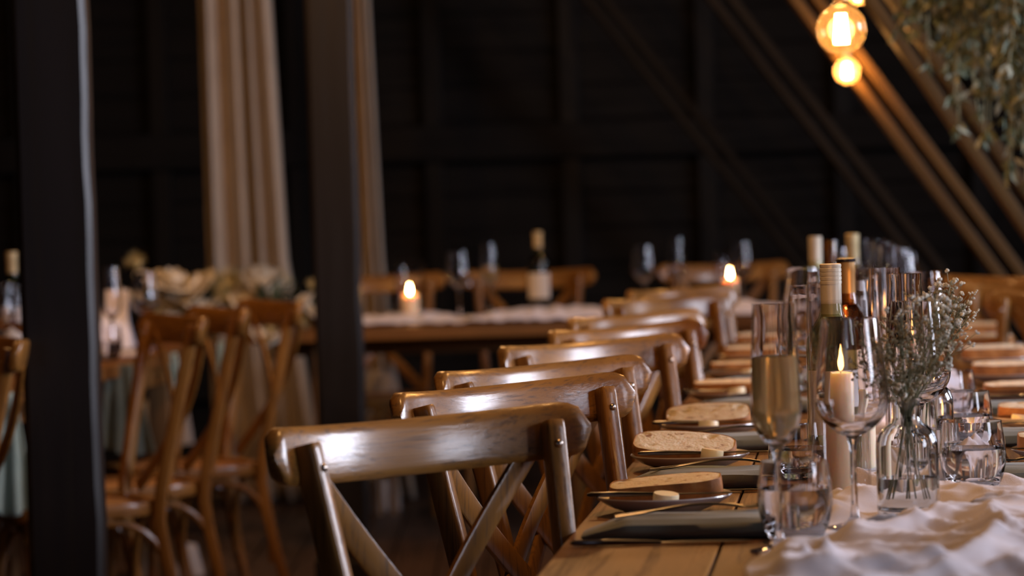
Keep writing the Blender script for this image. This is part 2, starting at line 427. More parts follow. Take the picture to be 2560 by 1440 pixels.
# paired diagonal timbers at the right
M['rafter_shaded'] = wood('rafter_shaded', 2, (.012, .007, .003), (.02, .012, .005), (.01, .006, .004), .6, 0, 60)  # same brace timber, far dimness put into the colour
setp(M['rafter_shaded'].node_tree.nodes['Principled BSDF'], spec=.15)
def diag(p0, p1, d, wdt, gap, lab, m_=None):
    m_ = m_ or M['rafter']
    a, b = PD(*p0, d), PD(*p1, d)
    dr = (b-a).normalized()
    top = a+dr*((CEZ-.02-a.z)/dr.z); bot = a+dr*((.02-a.z)/dr.z)
    if bot.x > RWX-.05: bot = a+dr*((RWX-.05-a.x)/dr.x)
    o = empty('roof_brace', ((top+bot)/2), 0, lab, 'brace', 'paired diagonal roof braces', 'structure')
    c = (top+bot)/2; L = (top-bot).length
    rot = Vector((0, 0, 1)).rotation_difference((top-bot).normalized()).to_matrix()
    n_ = Vector((dr.z, 0, -dr.x)).normalized()
    me = MB().bbox((0, 0, 0), (wdt, .09, L), .004).mesh('timber', m_, False)
    for s_ in (-1, 1):
        t = obj('timber', me, parent=o); t.rotation_euler = rot.to_euler(); t.location = n_*s_*gap/2
    return o
diag((2015, 0), (2475, 620), 9.3, .030, .055, 'lit pair of slanting timbers passing behind the glowing bulbs')
diag((2205, 0), (2560, 520), 8.4, .030, .055, 'slanting timber pair passing behind the hanging greenery')
diag((1805, 0), (2010, 265), 11.6, .03, .06, 'dim slanting timber pair beyond the lit bulbs', M['rafter_shaded'])
diag((1490, 0), (1700, 262), 13.3, .03, .06, 'faintest slanting timber pair close to the back wall', M['rafter_shaded'])

# drapes
def drape(x0, d, widths, nf, lab, seed):
    """widths: list of (z, left offset, right offset)"""
    rnd = random.Random(seed)
    o = empty('drape', (x0, d, 0), 0, lab, 'curtain', 'pale drapes by the dark posts')
    nu, nv = nf*14, 60; vs = []; fs = []
    ph = [rnd.uniform(-.5, .5) for _ in range(nf+2)]
    for j in range(nv+1):
        z = j/nv*(CEZ-.05)+.01
        zz = sorted(widths)
        for (za, la, ra), (zb, lb, rb) in zip(zz, zz[1:]):
            if z <= zb or (zb == zz[-1][0]): 
                t = max(0, min(1, (z-za)/(zb-za))); L, R_ = lerp(la, lb, t), lerp(ra, rb, t); break
        for i in range(nu+1):
            u = i/nu; a = u*nf*2*PI
            amp = .055*(1+.6*noise.noise(Vector((u*nf*.8, z*.3, seed))))
            uu = u+.011*math.sin(2*a)+.05*math.sin(PI*u)*noise.noise(Vector((u*2.2, z*.35, seed+5)))+.055*math.sin(2*PI*u*1.5+seed)
            vs.append((lerp(L, R_, uu), amp*math.sin(a+.6*noise.noise(Vector((u*2, z*.5, seed+9)))), z))
    for j in range(nv):
        for i in range(nu): k = j*(nu+1)+i; fs.append((k, k+1, k+nu+2, k+nu+1))
    mb = MB().add(vs, fs); c = obj('cloth', mb, M['curtain'], o, True, 180)
    sm = c.modifiers.new('thickness', 'SOLIDIFY'); sm.thickness = .003
    obj('curtain_rail', MB().tube([(widths[0][1]-.02, 0, CEZ-.03), (widths[0][2]-.05, 0, CEZ-.03)], .015, 10), M['dark_x'], o)
    return o
dd = 12.0
xl = PD(497, 0, dd).x; s_ = dd/FPX
drape(xl, dd, [(0, 0, .44), (.33, .0, 246*s_+.02), (.96, 0, 205*s_), (1.97, 0, 183*s_), (4.4, .0, 175*s_)], 4, 'broad cream drape hanging behind the flowers', 3)
xl2 = PD(822, 0, dd).x
drape(xl2, dd, [(0, 0, .30), (.4, 0, 150*s_), (.96, 0, 124*s_), (1.97, 0, 108*s_), (4.4, 0, 100*s_)], 4, 'narrow cream drape mostly hidden behind the slimmer post', 8)

# ================================================================== TABLES
TX0, TY0, TK, TW, TZ = .015, 3.284, .114, .75, .75
TROT = -math.atan(TK)
def tb(u, y): return TX0+TK*(y-TY0)+u/math.cos(TROT), y
def table(name, cx, cy, rz, wdt, length, lab, nb=4, inset=.06):
    o = empty(name, (cx, cy, 0), rz, lab, 'table', 'long wooden banquet tables')
    bw = wdt/nb
    for i in range(nb):
        p = obj('tabletop_plank', MB().bbox((-wdt/2+bw*(i+.5), 0, TZ-.019), (bw-.003, length, .038), .003), M['table_y'], o, False)
    obj('apron', MB().box((-wdt/2+inset, 0, TZ-.068), (.022, length-.3, .06)).box((wdt/2-inset, 0, TZ-.068), (.022, length-.3, .06))
        .box((0, -length/2+.15, TZ-.068), (wdt-.1, .022, .06)).box((0, length/2-.15, TZ-.068), (wdt-.1, .022, .06)), M['table_y'], o, False)
    n = max(2, round(length/1.9)+1)
    for k in range(n):
        y = -length/2+.3+(length-.6)*k/(n-1)
        for sx in (-1, 1):
            obj('leg', MB().bbox((sx*(wdt/2-.12), y, (TZ-.04)/2), (.06, .06, TZ-.04), .005), M['table_z'], o, False)
    return o
ya, yb = 2.75, 9.0
cx_, cy_ = tb(TW/2, (ya+yb)/2)
table('banquet_table', cx_, cy_, TROT, TW, (yb-ya)/math.cos(TROT), 'long wooden banquet table laid with bread plates, glasses and gauze runner')
# far cross table
bL, bR = WX(560, 10.0), WX(2080, 10.2)
table('banquet_table', (bL+bR)/2, 10.47, PI/2+math.radians(1.0), .74, bR-bL, 'far wooden banquet table running across the room before the back wall', inset=.3)
# left table
def lt(u, y): return -1.97+.11*y+u, y
lx, ly = lt(-.40, 7.55)
table('banquet_table', lx, ly, -math.atan(.11), .8, 4.1, 'wooden banquet table behind the thick post with white card and wine bottle')

# ================================================================== CHAIRS
def make_chair():
    r = empty('crossback_chair', (0, 0, 0), 0, 'x', 'chair')
    BX = lambda z: .152+(z-.46)*.095 if z > .46 else .145+(.46-z)*.09
    BY = lambda z: .160+(z-.46)*.21 if z > .46 else .160+(.46-z)**1.5*.30
    # seat (rounded trapezoid ring + woven panel)
    def outline(k=1.0, n=40):
        pts = []
        for i in range(n):
            t = 2*PI*i/n; c, s2 = math.cos(t), math.sin(t)
            x = .205*k*math.copysign(abs(c)**.6, c); y = .195*k*math.copysign(abs(s2)**.6, s2)
            x *= 1-.16*(y+.2)/.4
            pts.append((x, y-.01))
        return pts
    mb = MB(); o1 = outline(1.0); o0 = outline(.985); oi = outline(.84); n = len(o1)
    rings = [(o0, .438), (o1, .445), (o1, .462), (o0, .47), (oi, .467), (oi, .44)]
    vs = [(x, y, z) for ol, z in rings for x, y in ol]; fs = []
    for j in range(6):
        for i in range(n): fs.append((j*n+i, j*n+(i+1) % n, ((j+1) % 6)*n+(i+1) % n, ((j+1) % 6)*n+i))
    obj('seat_frame', mb.add(vs, fs), M['oak_y'], r)
    mb = MB(); vs = []; fs = []
    ks = [1.0, .8, .6, .4, .2]; o_ = outline(.85)
    for j, k in enumerate(ks): vs += [(x*k, y*k, .458+.012*(1-k*k)) for x, y in o_]
    vs.append((0, 0, .47)); N = len(o_)
    for j in range(4):
        for i in range(N): fs.append((j*N+i, j*N+(i+1) % N, (j+1)*N+(i+1) % N, (j+1)*N+i))
    for i in range(N): fs.append((4*N+i, 4*N+(i+1) % N, 5*N))
    fs.append(tuple(range(N))[::-1])
    obj('seat', mb.add(vs, fs), M['rattan'], r)
    LX = lambda z: (.17+(z-.835)*.16)
    # back legs
    for s in (-1, 1):
        zs = [0, .12, .24, .34, .42, .5, .58, .66, .74, .82, .872, .879, .882, .8825]
        pts = [(s*BX(z), BY(z), z) for z in zs]
        sc = [.8, .88, .94, 1, 1, 1, 1, 1, 1, 1, 1, .97, .88, .7]
        ca_, sa_ = math.cos(s*.40), math.sin(s*.40)
        prof_ = [(a*ca_-b*sa_, a*sa_+b*ca_) for a, b in ell(.0128, .0155, 20, .45)]
        obj('back_leg', MB().sweep(pts, prof_, up=Vector((0, -1, 0)), scales=sc), M['oak_z'], r)
        b = MB().lathe([(0, .0032), (.003, .0028), (.0048, .0012), (.0052, 0), (0, 0)], 14)
        zb = .858
        q = Matrix.Rotation(-s*.40, 4, 'Z') @ Matrix.Rotation(PI/2-.24, 4, 'X')
        b.v = [tuple(q @ Vector(v)+Vector((s*BX(zb)-s*.0064, BY(zb)-.0158, zb-.002))) for v in b.v]
        obj('bolt', b, M['bolt'], r)
    # top rail: curved, ends come forward, corners rounded
    HW = .249; SAG = .066; n = 46; vs = []; fs = []; sec_n = 14
    for i in range(n+1):
        t = -1+2*i/n; x = HW*math.sin(t*PI/2) if False else HW*t
        e = max(0, (abs(x)-(HW-.033))/.033); hh = .0345*math.sqrt(max(0.0, 1-e**2.3*.985))
        if abs(t) == 1: hh = .004
        th = .0115*(1 if e < .8 else lerp(1, .5, (e-.8)/.2))
        yc = BY(.866)+.027 + SAG*((.182/HW)**2-(x/HW)**2)
        sl = -2*SAG*x/HW**2; nn = Vector((-sl, 1, 0)).normalized()
        zc = .8655+.15*SAG*((x/HW)**2-.35)
        for k in range(sec_n):
            a = 2*PI*k/sec_n; ca, sa = math.cos(a), math.sin(a)
            du = th*math.copysign(abs(ca)**.5, ca); dv = hh*math.copysign(abs(sa)**.55, sa)
            vs.append((x+nn.x*du, yc+nn.y*du+dv*.21, zc+dv*.972))
    for i in range(n):
        for k in range(sec_n): fs.append((i*sec_n+k, i*sec_n+(k+1) % sec_n, (i+1)*sec_n+(k+1) % sec_n, (i+1)*sec_n+k))
    fs += [tuple(range(sec_n)), tuple(n*sec_n+k for k in range(sec_n))]
    obj('top_rail', MB().add(vs, fs), M['oak_x'], r)
    # cross strips
    for s in (-1, 1):
        pts = []
        for i in range(17):
            t = i/16; x = s*lerp(.178, -.142, t**1.02); z = lerp(.85, .478, t)
            y = BY(z)+.026+.034*math.sin(PI*t)+(.006 if s > 0 else -.004)
            pts.append((x, y, z))
        obj('cross_strip', MB().sweep(pts, [(-.0155, -.003), (-.013, -.0042), (.013, -.0042), (.0155, -.003), (.0155, .003), (.013, .0042), (-.013, .0042), (-.0155, .003)], up=Vector((0, 1, .2))), M['oak_z'], r)
    for s in (-1, 1):
        pts = [(s*.175, -.145, .445), (s*.185, -.155, .3), (s*.19, -.165, .15), (s*.195, -.175, 0)]
        obj('front_leg', MB().sweep(spline(pts, 8), ell(.0165, .0165, 12, .85), up=Vector((0, -1, 0)), scales=[1.05, 1.05, 1, 1, .95, .9, .85, .8, .75]), M['oak_z'], r)
    # arched braces between the legs
    def arch(a, b):
        a, b = Vector(a), Vector(b); pts = []
        for i in range(17):
            t = i/16; c = math.cos(PI*t); p = a.lerp(b, .5-.5*math.copysign(abs(c)**.8, c)); p.z = .20+.225*math.sin(PI*t)**.7; pts.append(p)
        return MB().tube(pts, .0095, 8, up=(b-a).cross(Vector((0, 0, 1))).normalized())
    fl_, fr_ = (-.175, -.15, 0), (.175, -.15, 0); bl_, br_ = (-.15, .185, 0), (.15, .185, 0)
    for a, b in ((fl_, fr_), (fl_, bl_), (fr_, br_), (bl_, br_)): obj('arched_brace', arch(a, b), M['oak_z'], r)
    return r
CH = make_chair()
used = [False]
def chair(mid_px, d, phi, lab, group, face=1):
    """place so that the top rail's middle is at pixel column mid_px and depth d; phi = angle of the rail to the line of sight"""
    th = PI/2-math.radians(phi)
    if face < 0: th += PI
    x = WX(mid_px, d, .88)
    off = Matrix.Rotation(th, 3, 'Z') @ Vector((0, .27, 0))
    loc = (x-off.x, d-off.y, 0)
    if not used[0]:
        used[0] = True; CH.location = loc; CH.rotation_euler = (0, 0, th); CH['label'] = lab; CH['group'] = group; return CH
    return copy_tree(CH, None, loc, th, lab, group)
G1 = 'crossback chairs along the near table'
for mp, d, ph, lab in (
    (1054, 3.64, 47.5, 'nearest crossback oak chair with wavy dark grain on its bright top rail'),
    (1262, 4.25, 41, 'second crossback oak chair of the near row, silver bolt on its post'),
    (1338, 4.74, 41, 'third crossback oak chair of the near row, pale rail behind the bolted one'),
    (1466, 5.48, 43, 'fourth crossback chair of the near row counted from the front'),
    (1552, 6.08, 40, 'fifth crossback chair of the near row, only a thin strip of rail showing'),
    (1574, 6.70, 38, 'sixth crossback chair of the near row, low rail under the pale far one'),
    (1655, 7.80, 43, 'seventh crossback chair of the near row, wide pale glowing rail'),
    (1694, 8.50, 40, 'last crossback chair of the near row, half hidden behind the wide pale rail')):
    chair(mp, d, ph, lab, G1)
G2 = 'crossback chairs drawn up to the left table'
for mp, d, ph, lab in (
    (-5, 6.45, 157, 'crossback chair cut off at the frame edge beside the pale green napkin'),
    (446, 7.45, 157, 'crossback chair right of the thick post with an olive napkin beside it'),
    (556, 7.92, 158, 'crossback chair between two others in front of the cream flowers'),
    (688, 8.45, 156, 'crossback chair just left of the slimmer post')):
    chair(mp, d, ph, lab, G2)
G3 = 'crossback chairs behind the far table'
for mp, d, ph, lab in (
    (945, 11.35, 80, 'far crossback chair behind the lone candle by the slimmer post'),
    (1322, 11.35, 96, 'far crossback chair behind the dark labelled wine bottle'),
    (1806, 11.45, 82, 'far crossback chair behind the blue-rimmed candle glass')):
    chair(mp, d, ph, lab, G3)
G4 = 'crossback chairs on the far side of the near table'
for mp, d, ph, lab in (
    (2525, 8.7, 140, 'crossback chair at the right frame edge, furthest of the far-side row'),
    (2590, 8.05, 140, 'crossback chair at the right frame edge in front of the furthest one'),
    (2680, 7.3, 140, 'crossback chair on the far side mostly outside the frame')):
    chair(mp, d, ph, lab, G4)

# ================================================================== RUNNER on the near table
FLAT = []   # (x, y, r) spots where things stand on the runner
def cloth_h(x, y, cu, amp):
    p = Vector((x*1.0, y*1.0, 0))
    wv = Vector((noise.noise(p*5), noise.noise(p*5+Vector((7, 3, 0))), 0))*.045
    q = p+wv
    a = q.x*.80-q.y*.60; b = q.x*.6+q.y*.8
    r1 = (1-abs(noise.noise(Vector((a*8.5, b*2.6, 1)))))**4
    a2 = q.x*.5+q.y*.87
    r2 = (1-abs(noise.noise(Vector((a2*13, q.x*4, 6)))))**4
    r3 = (1-abs(noise.noise(Vector((q.x*26, q.y*15, 3)))))**4
    r4 = noise.noise(Vector((q.x*60, q.y*45, 9)))
    return amp*(.75*r1+.40*r2)+.0045*r3+.0016*r4
STAND = {}
def build_runner(name, fn_center, y0, y1, ampf, nu, nv, left, right, m, lab, group, tz=TZ):
    vs = []; fs = []
    for j in range(nv+1):
        y = y0+(y1-y0)*j/nv; c = fn_center(y)
        for i in range(nu+1):
            u = i/nu
            L, R_ = left(y), right(y)
            L += .018*noise.noise(Vector((y*7, 0, 4))); R_ += .018*noise.noise(Vector((y*7, 5, 4)))
            x = c+lerp(L, R_, u)
            edge = min(u, 1-u)*8; e = min(1, edge); e = e*e*(3-2*e)
            h = cloth_h(x, y, u, ampf(y))*(.35+.65*e)
            for fx, fy, fr in FLAT:
                dx = math.hypot(x-fx, y-fy)
                if dx < fr+.05:
                    t = max(0, min(1, (dx-fr)/.05)); t = t*t*(3-2*t); h = h*t+.0015*(1-t)
            vs.append((x, y, tz+.0025+max(0, h)*1.0))
    for j in range(nv):
        for i in range(nu): k = j*(nu+1)+i; fs.append((k, k+1, k+nu+2, k+nu+1))
    o = obj(name, MB().add(vs, fs), m, None, True, 180)
    sm = o.modifiers.new('thickness', 'SOLIDIFY'); sm.thickness = .0016; sm.offset = 1
    tag(o, lab, 'table runner', group); return o

# ================================================================== GLASSWARE
def glass_mesh(prof_o, wall, n=48, bottom=None):
    """closed thin-walled lathe. prof_o: outer profile from base centre to rim; inner offset by wall from index bottom on"""
    pass
def shell(outer, inner, n=48):
    return MB().lathe(outer+inner[::-1], n)
def wine_profile(H, rb, rr, zb, zw, foot=.036, stem=.0038):
    """zb: z where the bowl begins, zw: z of widest point"""
    o = [(0, 0), (foot*.9, 0), (foot, .0012), (foot*.98, .0022), (foot*.6, .0042), (.010, .008), (.0055, .014), (stem, .03), (stem, zb-.022), (stem*1.2, zb-.010), (.0075, zb-.002), (.0085, zb+.001)]
    b = []
    for k in range(1, 8):
        t = k/7; b.append((lerp(.0085, rb, math.sin(t*PI/2)**.9), lerp(zb+.001, zw, t**1.25)))
    for k in range(1, 9):
        t = k/8; b.append((lerp(rb, rr, t**1.25), lerp(zw, H, t)))
    inner = [(0, zb+.006)]
    w_ = .0013
    for r, z in b: inner.append((max(.0, r-w_ if z > zb+.012 else (r-w_)*.85), z+(.002 if z < zw else 0)*(1-(z-zb)/(zw-zb+1e-6) if z < zw else 0)+.0012*(z < zw)))
    inner[-1] = (rr-.0009, H)
    return o+b, inner
def flute_profile(H, rb, rr, zb, zw, foot=.034, stem=.0036):
    return wine_profile(H, rb, rr, zb, zw, foot, stem)
def liquid(inner, ztop, eps=.0002):
    pts = [(0, inner[0][1]+.0003)]; last = pts[0]
    for (r0, z0), (r1, z1) in zip(inner, inner[1:]):
        if z1 <= ztop: pts.append((max(0, r1-eps), z1+.0002))
        else:
            t = (ztop-z0)/(z1-z0); pts.append((lerp(r0, r1, t)-eps, ztop)); break
    pts.append((0, ztop)); return MB().lathe(pts, 48)
GM = {}
def glass_thing(kind, name, loc, lab, group, fill=None, cat='glass', rz=0.0):
    """cache meshes per kind and fill"""
    key = (kind, fill)
    if key not in GM:
        if kind == 'flute': o_, i_ = flute_profile(.278, .0285, .0235, .118, .160)
        elif kind == 'flute_far': o_, i_ = flute_profile(.25, .029, .022, .105, .145)
        elif kind == 'wine': o_, i_ = wine_profile(.247, .0440, .0330, .108, .152)
        elif kind == 'wine_small': o_, i_ = wine_profile(.224, .0400, .0300, .098, .138)
        elif kind == 'tumbler':
            o_ = [(0, .002), (.018, .0022), (.026, 0), (.0295, .0008), (.033, .006), (.0385, .018), (.0425, .034), (.0435, .048), (.0425, .064), (.040, .080), (.0385, .092)]
            i_ = [(0, .010), (.020, .0105), (.0285, .014), (.0345, .022), (.0392, .034), (.0412, .048), (.0405, .064), (.0385, .080), (.0373, .092)]
        elif kind == 'vase':
            o_ = [(0, .002), (.030, .0018), (.034, 0), (.0372, .002), (.0382, .006), (.0382, .080), (.0374, .090), (.034, .100), (.027, .1075), (.0195, .112), (.0168, .118), (.0165, .133), (.0175, .1375), (.0205, .1405), (.0205, .1425)]
            i_ = [(0, .006), (.032, .0062), (.0352, .009), (.0358, .014), (.0358, .080), (.0350, .089), (.0318, .098), (.0252, .105), (.0178, .110), (.0148, .117), (.0145, .134), (.0160, .139), (.0180, .1425)]
        elif kind == 'lantern':
            o_ = [(0, 0), (.0375, 0), (.0385, .002), (.0375, .255)]; i_ = [(0, .004), (.0360, .004), (.0365, .01), (.0357, .255)]
        elif kind == 'lantern_far':
            o_ = [(0, 0), (.050, 0), (.052, .002), (.052, .20)]; i_ = [(0, .004), (.049, .004), (.0495, .01), (.0495, .20)]
        elif kind == 'cup':
            o_ = [(0, 0), (.026, 0), (.028, .002), (.031, .06)]; i_ = [(0, .004), (.0255, .004), (.0265, .006), (.0296, .06)]
        m = M['thin_clear'] if kind.startswith('lantern') or kind == 'cup' else (M['vase_glass'] if kind == 'vase' else M['glass'])
        gm = shell(o_, i_).mesh('glass_body', m, True, 50)
        lm = liquid(i_, fill[1]).mesh('liquid', M[fill[0]], True, 50) if fill else None
        GM[key] = (gm, lm)
    gm, lm = GM[key]
    r = empty(name, loc, rz, lab, cat, group)
    obj('glass_body', gm, parent=r)
    if lm: obj('liquid', lm, parent=r)
    return r
def at(px, d, z=TZ, flat=.045):
    p = (WX(px, d, z), d, z)
    if flat: FLAT.append((p[0], p[1], flat))
    return Vector(p)
RZ = TZ+.0045
def onr(px, d, flat=.045):
    v = at(px, d, RZ, flat); return v
# near glasses
glass_thing('flute', 'champagne_flute', at(1950, 3.44, TZ+.0005), 'full champagne flute, pale gold, standing nearest on the bare table edge of the runner', 'champagne flutes on the near table', ('champagne', .2185))
glass_thing('tumbler', 'water_tumbler', at(1990, 3.55, TZ+.0005), 'nearest water tumbler, right behind the full champagne flute', 'water tumblers on the near table', ('water', .060))
glass_thing('tumbler', 'water_tumbler', at(2003, 4.16, TZ+.0005), 'second water tumbler seen above the nearest one, left of the lit candle', 'water tumblers on the near table', ('water', .055))
glass_thing('wine', 'wine_glass', onr(2138, 3.62), 'empty wine glass on the runner in front of the lit pillar candle', 'wine glasses on the near table')
glass_thing('tumbler', 'water_tumbler', onr(2434, 4.02), 'largest looking water tumbler right of the flower bottle', 'water tumblers on the near table', ('water', .056))
glass_thing('tumbler', 'water_tumbler', onr(2412, 4.62), 'middle water tumbler of three in line right of the flower bottle', 'water tumblers on the near table', ('water', .055))
glass_thing('tumbler', 'water_tumbler', onr(2378, 5.16), 'furthest water tumbler of three in line right of the flower bottle', 'water tumblers on the near table', ('water', .05))
glass_thing('wine', 'wine_glass', onr(2302, 4.13), 'empty wine glass rising behind the dried flowers', 'wine glasses on the near table')
glass_thing('flute', 'champagne_flute', onr(2273, 4.36), 'empty flute with a crisp thin rim above the dried flowers', 'champagne flutes on the near table')
glass_thing('flute', 'champagne_flute', onr(2222, 4.72), 'empty flute just left of the crisp rimmed one', 'champagne flutes on the near table')
glass_thing('wine', 'wine_glass', onr(2146, 5.18), 'wine glass with its rim beside the two bottle necks', 'wine glasses on the near table')
glass_thing('wine', 'wine_glass', onr(2035, 5.0), 'wine glass left of the cream capped bottle', 'wine glasses on the near table')
glass_thing('wine', 'wine_glass', onr(2318, 5.6), 'wine glass beyond the dried flowers near the bread row', 'wine glasses on the near table')
glass_thing('flute', 'champagne_flute', at(2068, 4.78), 'slim empty flute in front of the cream capped bottle', 'champagne flutes on the near table')
GF = 'blurred glasses crowded at the far end of the near table'
for k, (px, d, kd, lab) in enumerate((
    (2188, 5.9, 'wine', 'blurred wine glass in the far cluster nearest the bottle necks'),
    (2165, 7.7, 'flute', 'blurred flute in the far cluster right of the pale gold necked bottle'),
    (2198, 7.6, 'flute', 'tallest blurred flute in the far cluster'),
    (2250, 7.9, 'wine', 'blurred faint wine glass at the right end of the far cluster'),
    (2232, 6.6, 'flute', 'blurred flute in the far cluster above the crisp rims'),
    (2215, 7.2, 'flute', 'blurred whitish flute in the middle of the far cluster'),
    (2112, 7.4, 'wine', 'blurred wine glass between the amber and gold necked bottles'),
    (2100, 8.3, 'wine', 'blurred wine glass at the very end of the table'),
    (2015, 6.2, 'wine', 'blurred wine glass under the white capped far bottle'),
    (2262, 7.3, 'wine', 'blurred wine glass beside the faint one at the right of the far cluster'))):
    glass_thing(kd, 'wine_glass' if kd == 'wine' else 'champagne_flute', onr(px, d), lab, GF)

# pillar candles and their glass cylinders
FLM = MB().lathe([(0, 0), (.0028, .002), (.0048, .007), (.0050, .012), (.0036, .020), (.0016, .029), (0, .036)], 14).mesh('flame', M['flame'])
WKM = MB().tube([(0, 0, 0), (0.0003, 0, .006), (.0012, 0, .011)], .0009, 6).mesh('wick', M['wick'])
def candle(loc, H, r, lab, lit=True, group='cream pillar candles', taper=False):
    o = empty('pillar_candle', loc, random.uniform(0, 6), lab, 'candle', group)
    prof = [(0, 0), (r-.001, 0), (r, .001), (r, H-.004), (r-.0015, H-.0005), (r-.004, H-.001), (r*.5, H-.005), (0, H-.006)]
    m = MB().lathe(prof, 36)
    vs = []
    for v in m.v:
        v = Vector(v)
        if v.z > H-.002: v.z += .0022*noise.noise(Vector((v.x*60, v.y*60, H)))+v.x*.06
        vs.append(tuple(v))
    m.v = vs
    obj('wax_body', m, M['wax'], o)
    w_ = obj('wick', WKM, parent=o); w_.location = (0, 0, H-.006)
    if lit: f_ = obj('flame', FLM, parent=o); f_.location = (.0008, 0, H+.001)
    return o
def lantern(loc, lab, kind='lantern', group='clear glass cylinders around the candles'):
    return glass_thing(kind, 'glass_cylinder', loc, lab, group, None, 'candle holder')
for px, d, H, lab, ll, lit in (
    (2106, 4.0, .158, 'lit cream pillar candle with spread flame behind the empty wine glass', 'clear glass cylinder around the nearest lit pillar candle', True),
    (2158, 4.40, .112, 'unlit cream pillar candle behind the stem of the empty wine glass', None, False),
    (2112, 5.6, .160, 'lit pillar candle glowing below the dark bases of the two bottle capsules', 'clear glass cylinder around the second lit candle beyond the bottles', True),
    (2226, 6.4, .150, 'lit candle twinkling left of the crisp thin flute rim', 'clear glass cylinder behind the crisp rimmed flute', True),
    (2292, 4.82, .158, 'lit orange pillar candle glowing through the dried flower stems', 'clear glass cylinder hidden behind the dried flowers', True)):
    p = onr(px, d, .05); candle(p+Vector((0, 0, .0045 if ll else 0)), H, .0192, lab, lit)
    if ll: lantern(p, ll)
p = onr(2366, 4.95, .04)
glass_thing('cup', 'tealight_cup', p, 'small clear cup holding a low lit candle behind the flower bottle', None, None, 'candle holder')
candle(p+Vector((0, 0, .0045)), .022, .019, 'low lit candle in the small clear cup', True, 'small tealights')

# bottles
def bottle(loc, H, lab, kind, group):
    k = H/.30
    o = empty('wine_bottle', loc, random.uniform(0, 6), lab, 'bottle', group)
    R_ = .0375
    prof = [(0, .006), (.02, .004), (.034, 0), (.0370, .004), (R_, .012), (R_, .180*k), (.0355, .195*k), (.028, .210*k), (.019, .224*k), (.0155, .236*k), (.0142, .25*k), (.0140, H-.004), (.0135, H-.002), (0, H-.002)]
    if kind in ('cream', 'white', 'bronze'):
        inn = [(max(r_-.0028, 0), z_+.004 if z_ < .02 else z_) for r_, z_ in prof[1:-2]]; inn = [(0, .010)]+inn[1:]
        prof = prof[:-1]+[(.0105, H-.002)]+inn[::-1]
    gm = {'cream': M['thin_green'], 'bronze': M['thin_brown'], 'amber': M['amber_glass'], 'white': M['thin_green'], 'gold': M['olive_glass'] if loc[1] < 8 else M['dark_glass']}[kind]
    obj('glass_body', MB().lathe(prof, 40), gm, o, True, 60)
    lb = MB(); n = 24; vs = []; fs = []
    for j, z in enumerate((.055*k, .150*k)):
        for i in range(n+1):
            a = -1.25-PI/2+2.5*i/n; vs.append(((R_+.0006)*math.cos(a), (R_+.0006)*math.sin(a), z))
    for i in range(n): fs.append((i, i+1, n+2+i, n+1+i))
    l_ = obj('label', lb.add(vs, fs), M['label'], o); l_.rotation_euler = (0, 0, -o.rotation_euler.z)
    capc = {'cream': 'cream_cap', 'bronze': 'bronze_cap', 'amber': 'amber_glass', 'white': 'cream_cap', 'gold': 'gold_cap'}[kind]
    if kind != 'amber':
        z0 = H-.075*k
        prof = [(.0146, z0)]
        if kind in ('cream', 'white'):
            z = z0; prof = [(.0148, z0), (.0148, H-.028)]
            for q in range(4):
                zz = H-.028+q*.0058; prof += [(.0153, zz), (.0153, zz+.004), (.0147, zz+.0046), (.0147, zz+.0054)]
            prof += [(.0153, H-.0035), (.0152, H-.001), (.0142, H), (0, H)]
        else:
            prof = [(.0148, z0), (.0146, H-.022), (.0153, H-.020), (.0153, H-.004), (.0145, H-.003), (0, H-.003)]
        obj('capsule', MB().lathe(prof, 36), M[capc], o, True, 30)
        if kind in ('bronze', 'gold'):
            obj('cap_rim', MB().lathe([(0, H-.003), (.0158, H-.003), (.0160, H+.001), (.0152, H+.0025), (0, H+.0025)], 36), M['black_cap' if kind == 'bronze' else 'gold_cap'], o, True, 30)
    return o
GB = 'wine bottles on the near table'
bottle(onr(2090, 4.32, .055), .296, 'wine bottle with a ridged cream screw cap standing sharpest in the cluster', 'cream', GB)
bottle(onr(2126, 4.95, .055), .287, 'wine bottle with black rimmed bronze capsule right behind the cream capped one', 'bronze', GB)
bottle(onr(2046, 7.1, .055), .296, 'blurred bottle with a white cap, tallest at the far cluster', 'white', GB)
bottle(onr(2085, 6.6, .055), .296, 'blurred bottle with a glowing amber neck in the far cluster', 'amber', GB)
bottle(onr(2139, 7.3, .055), .294, 'blurred bottle with a pale gold neck in the far cluster', 'gold', GB)

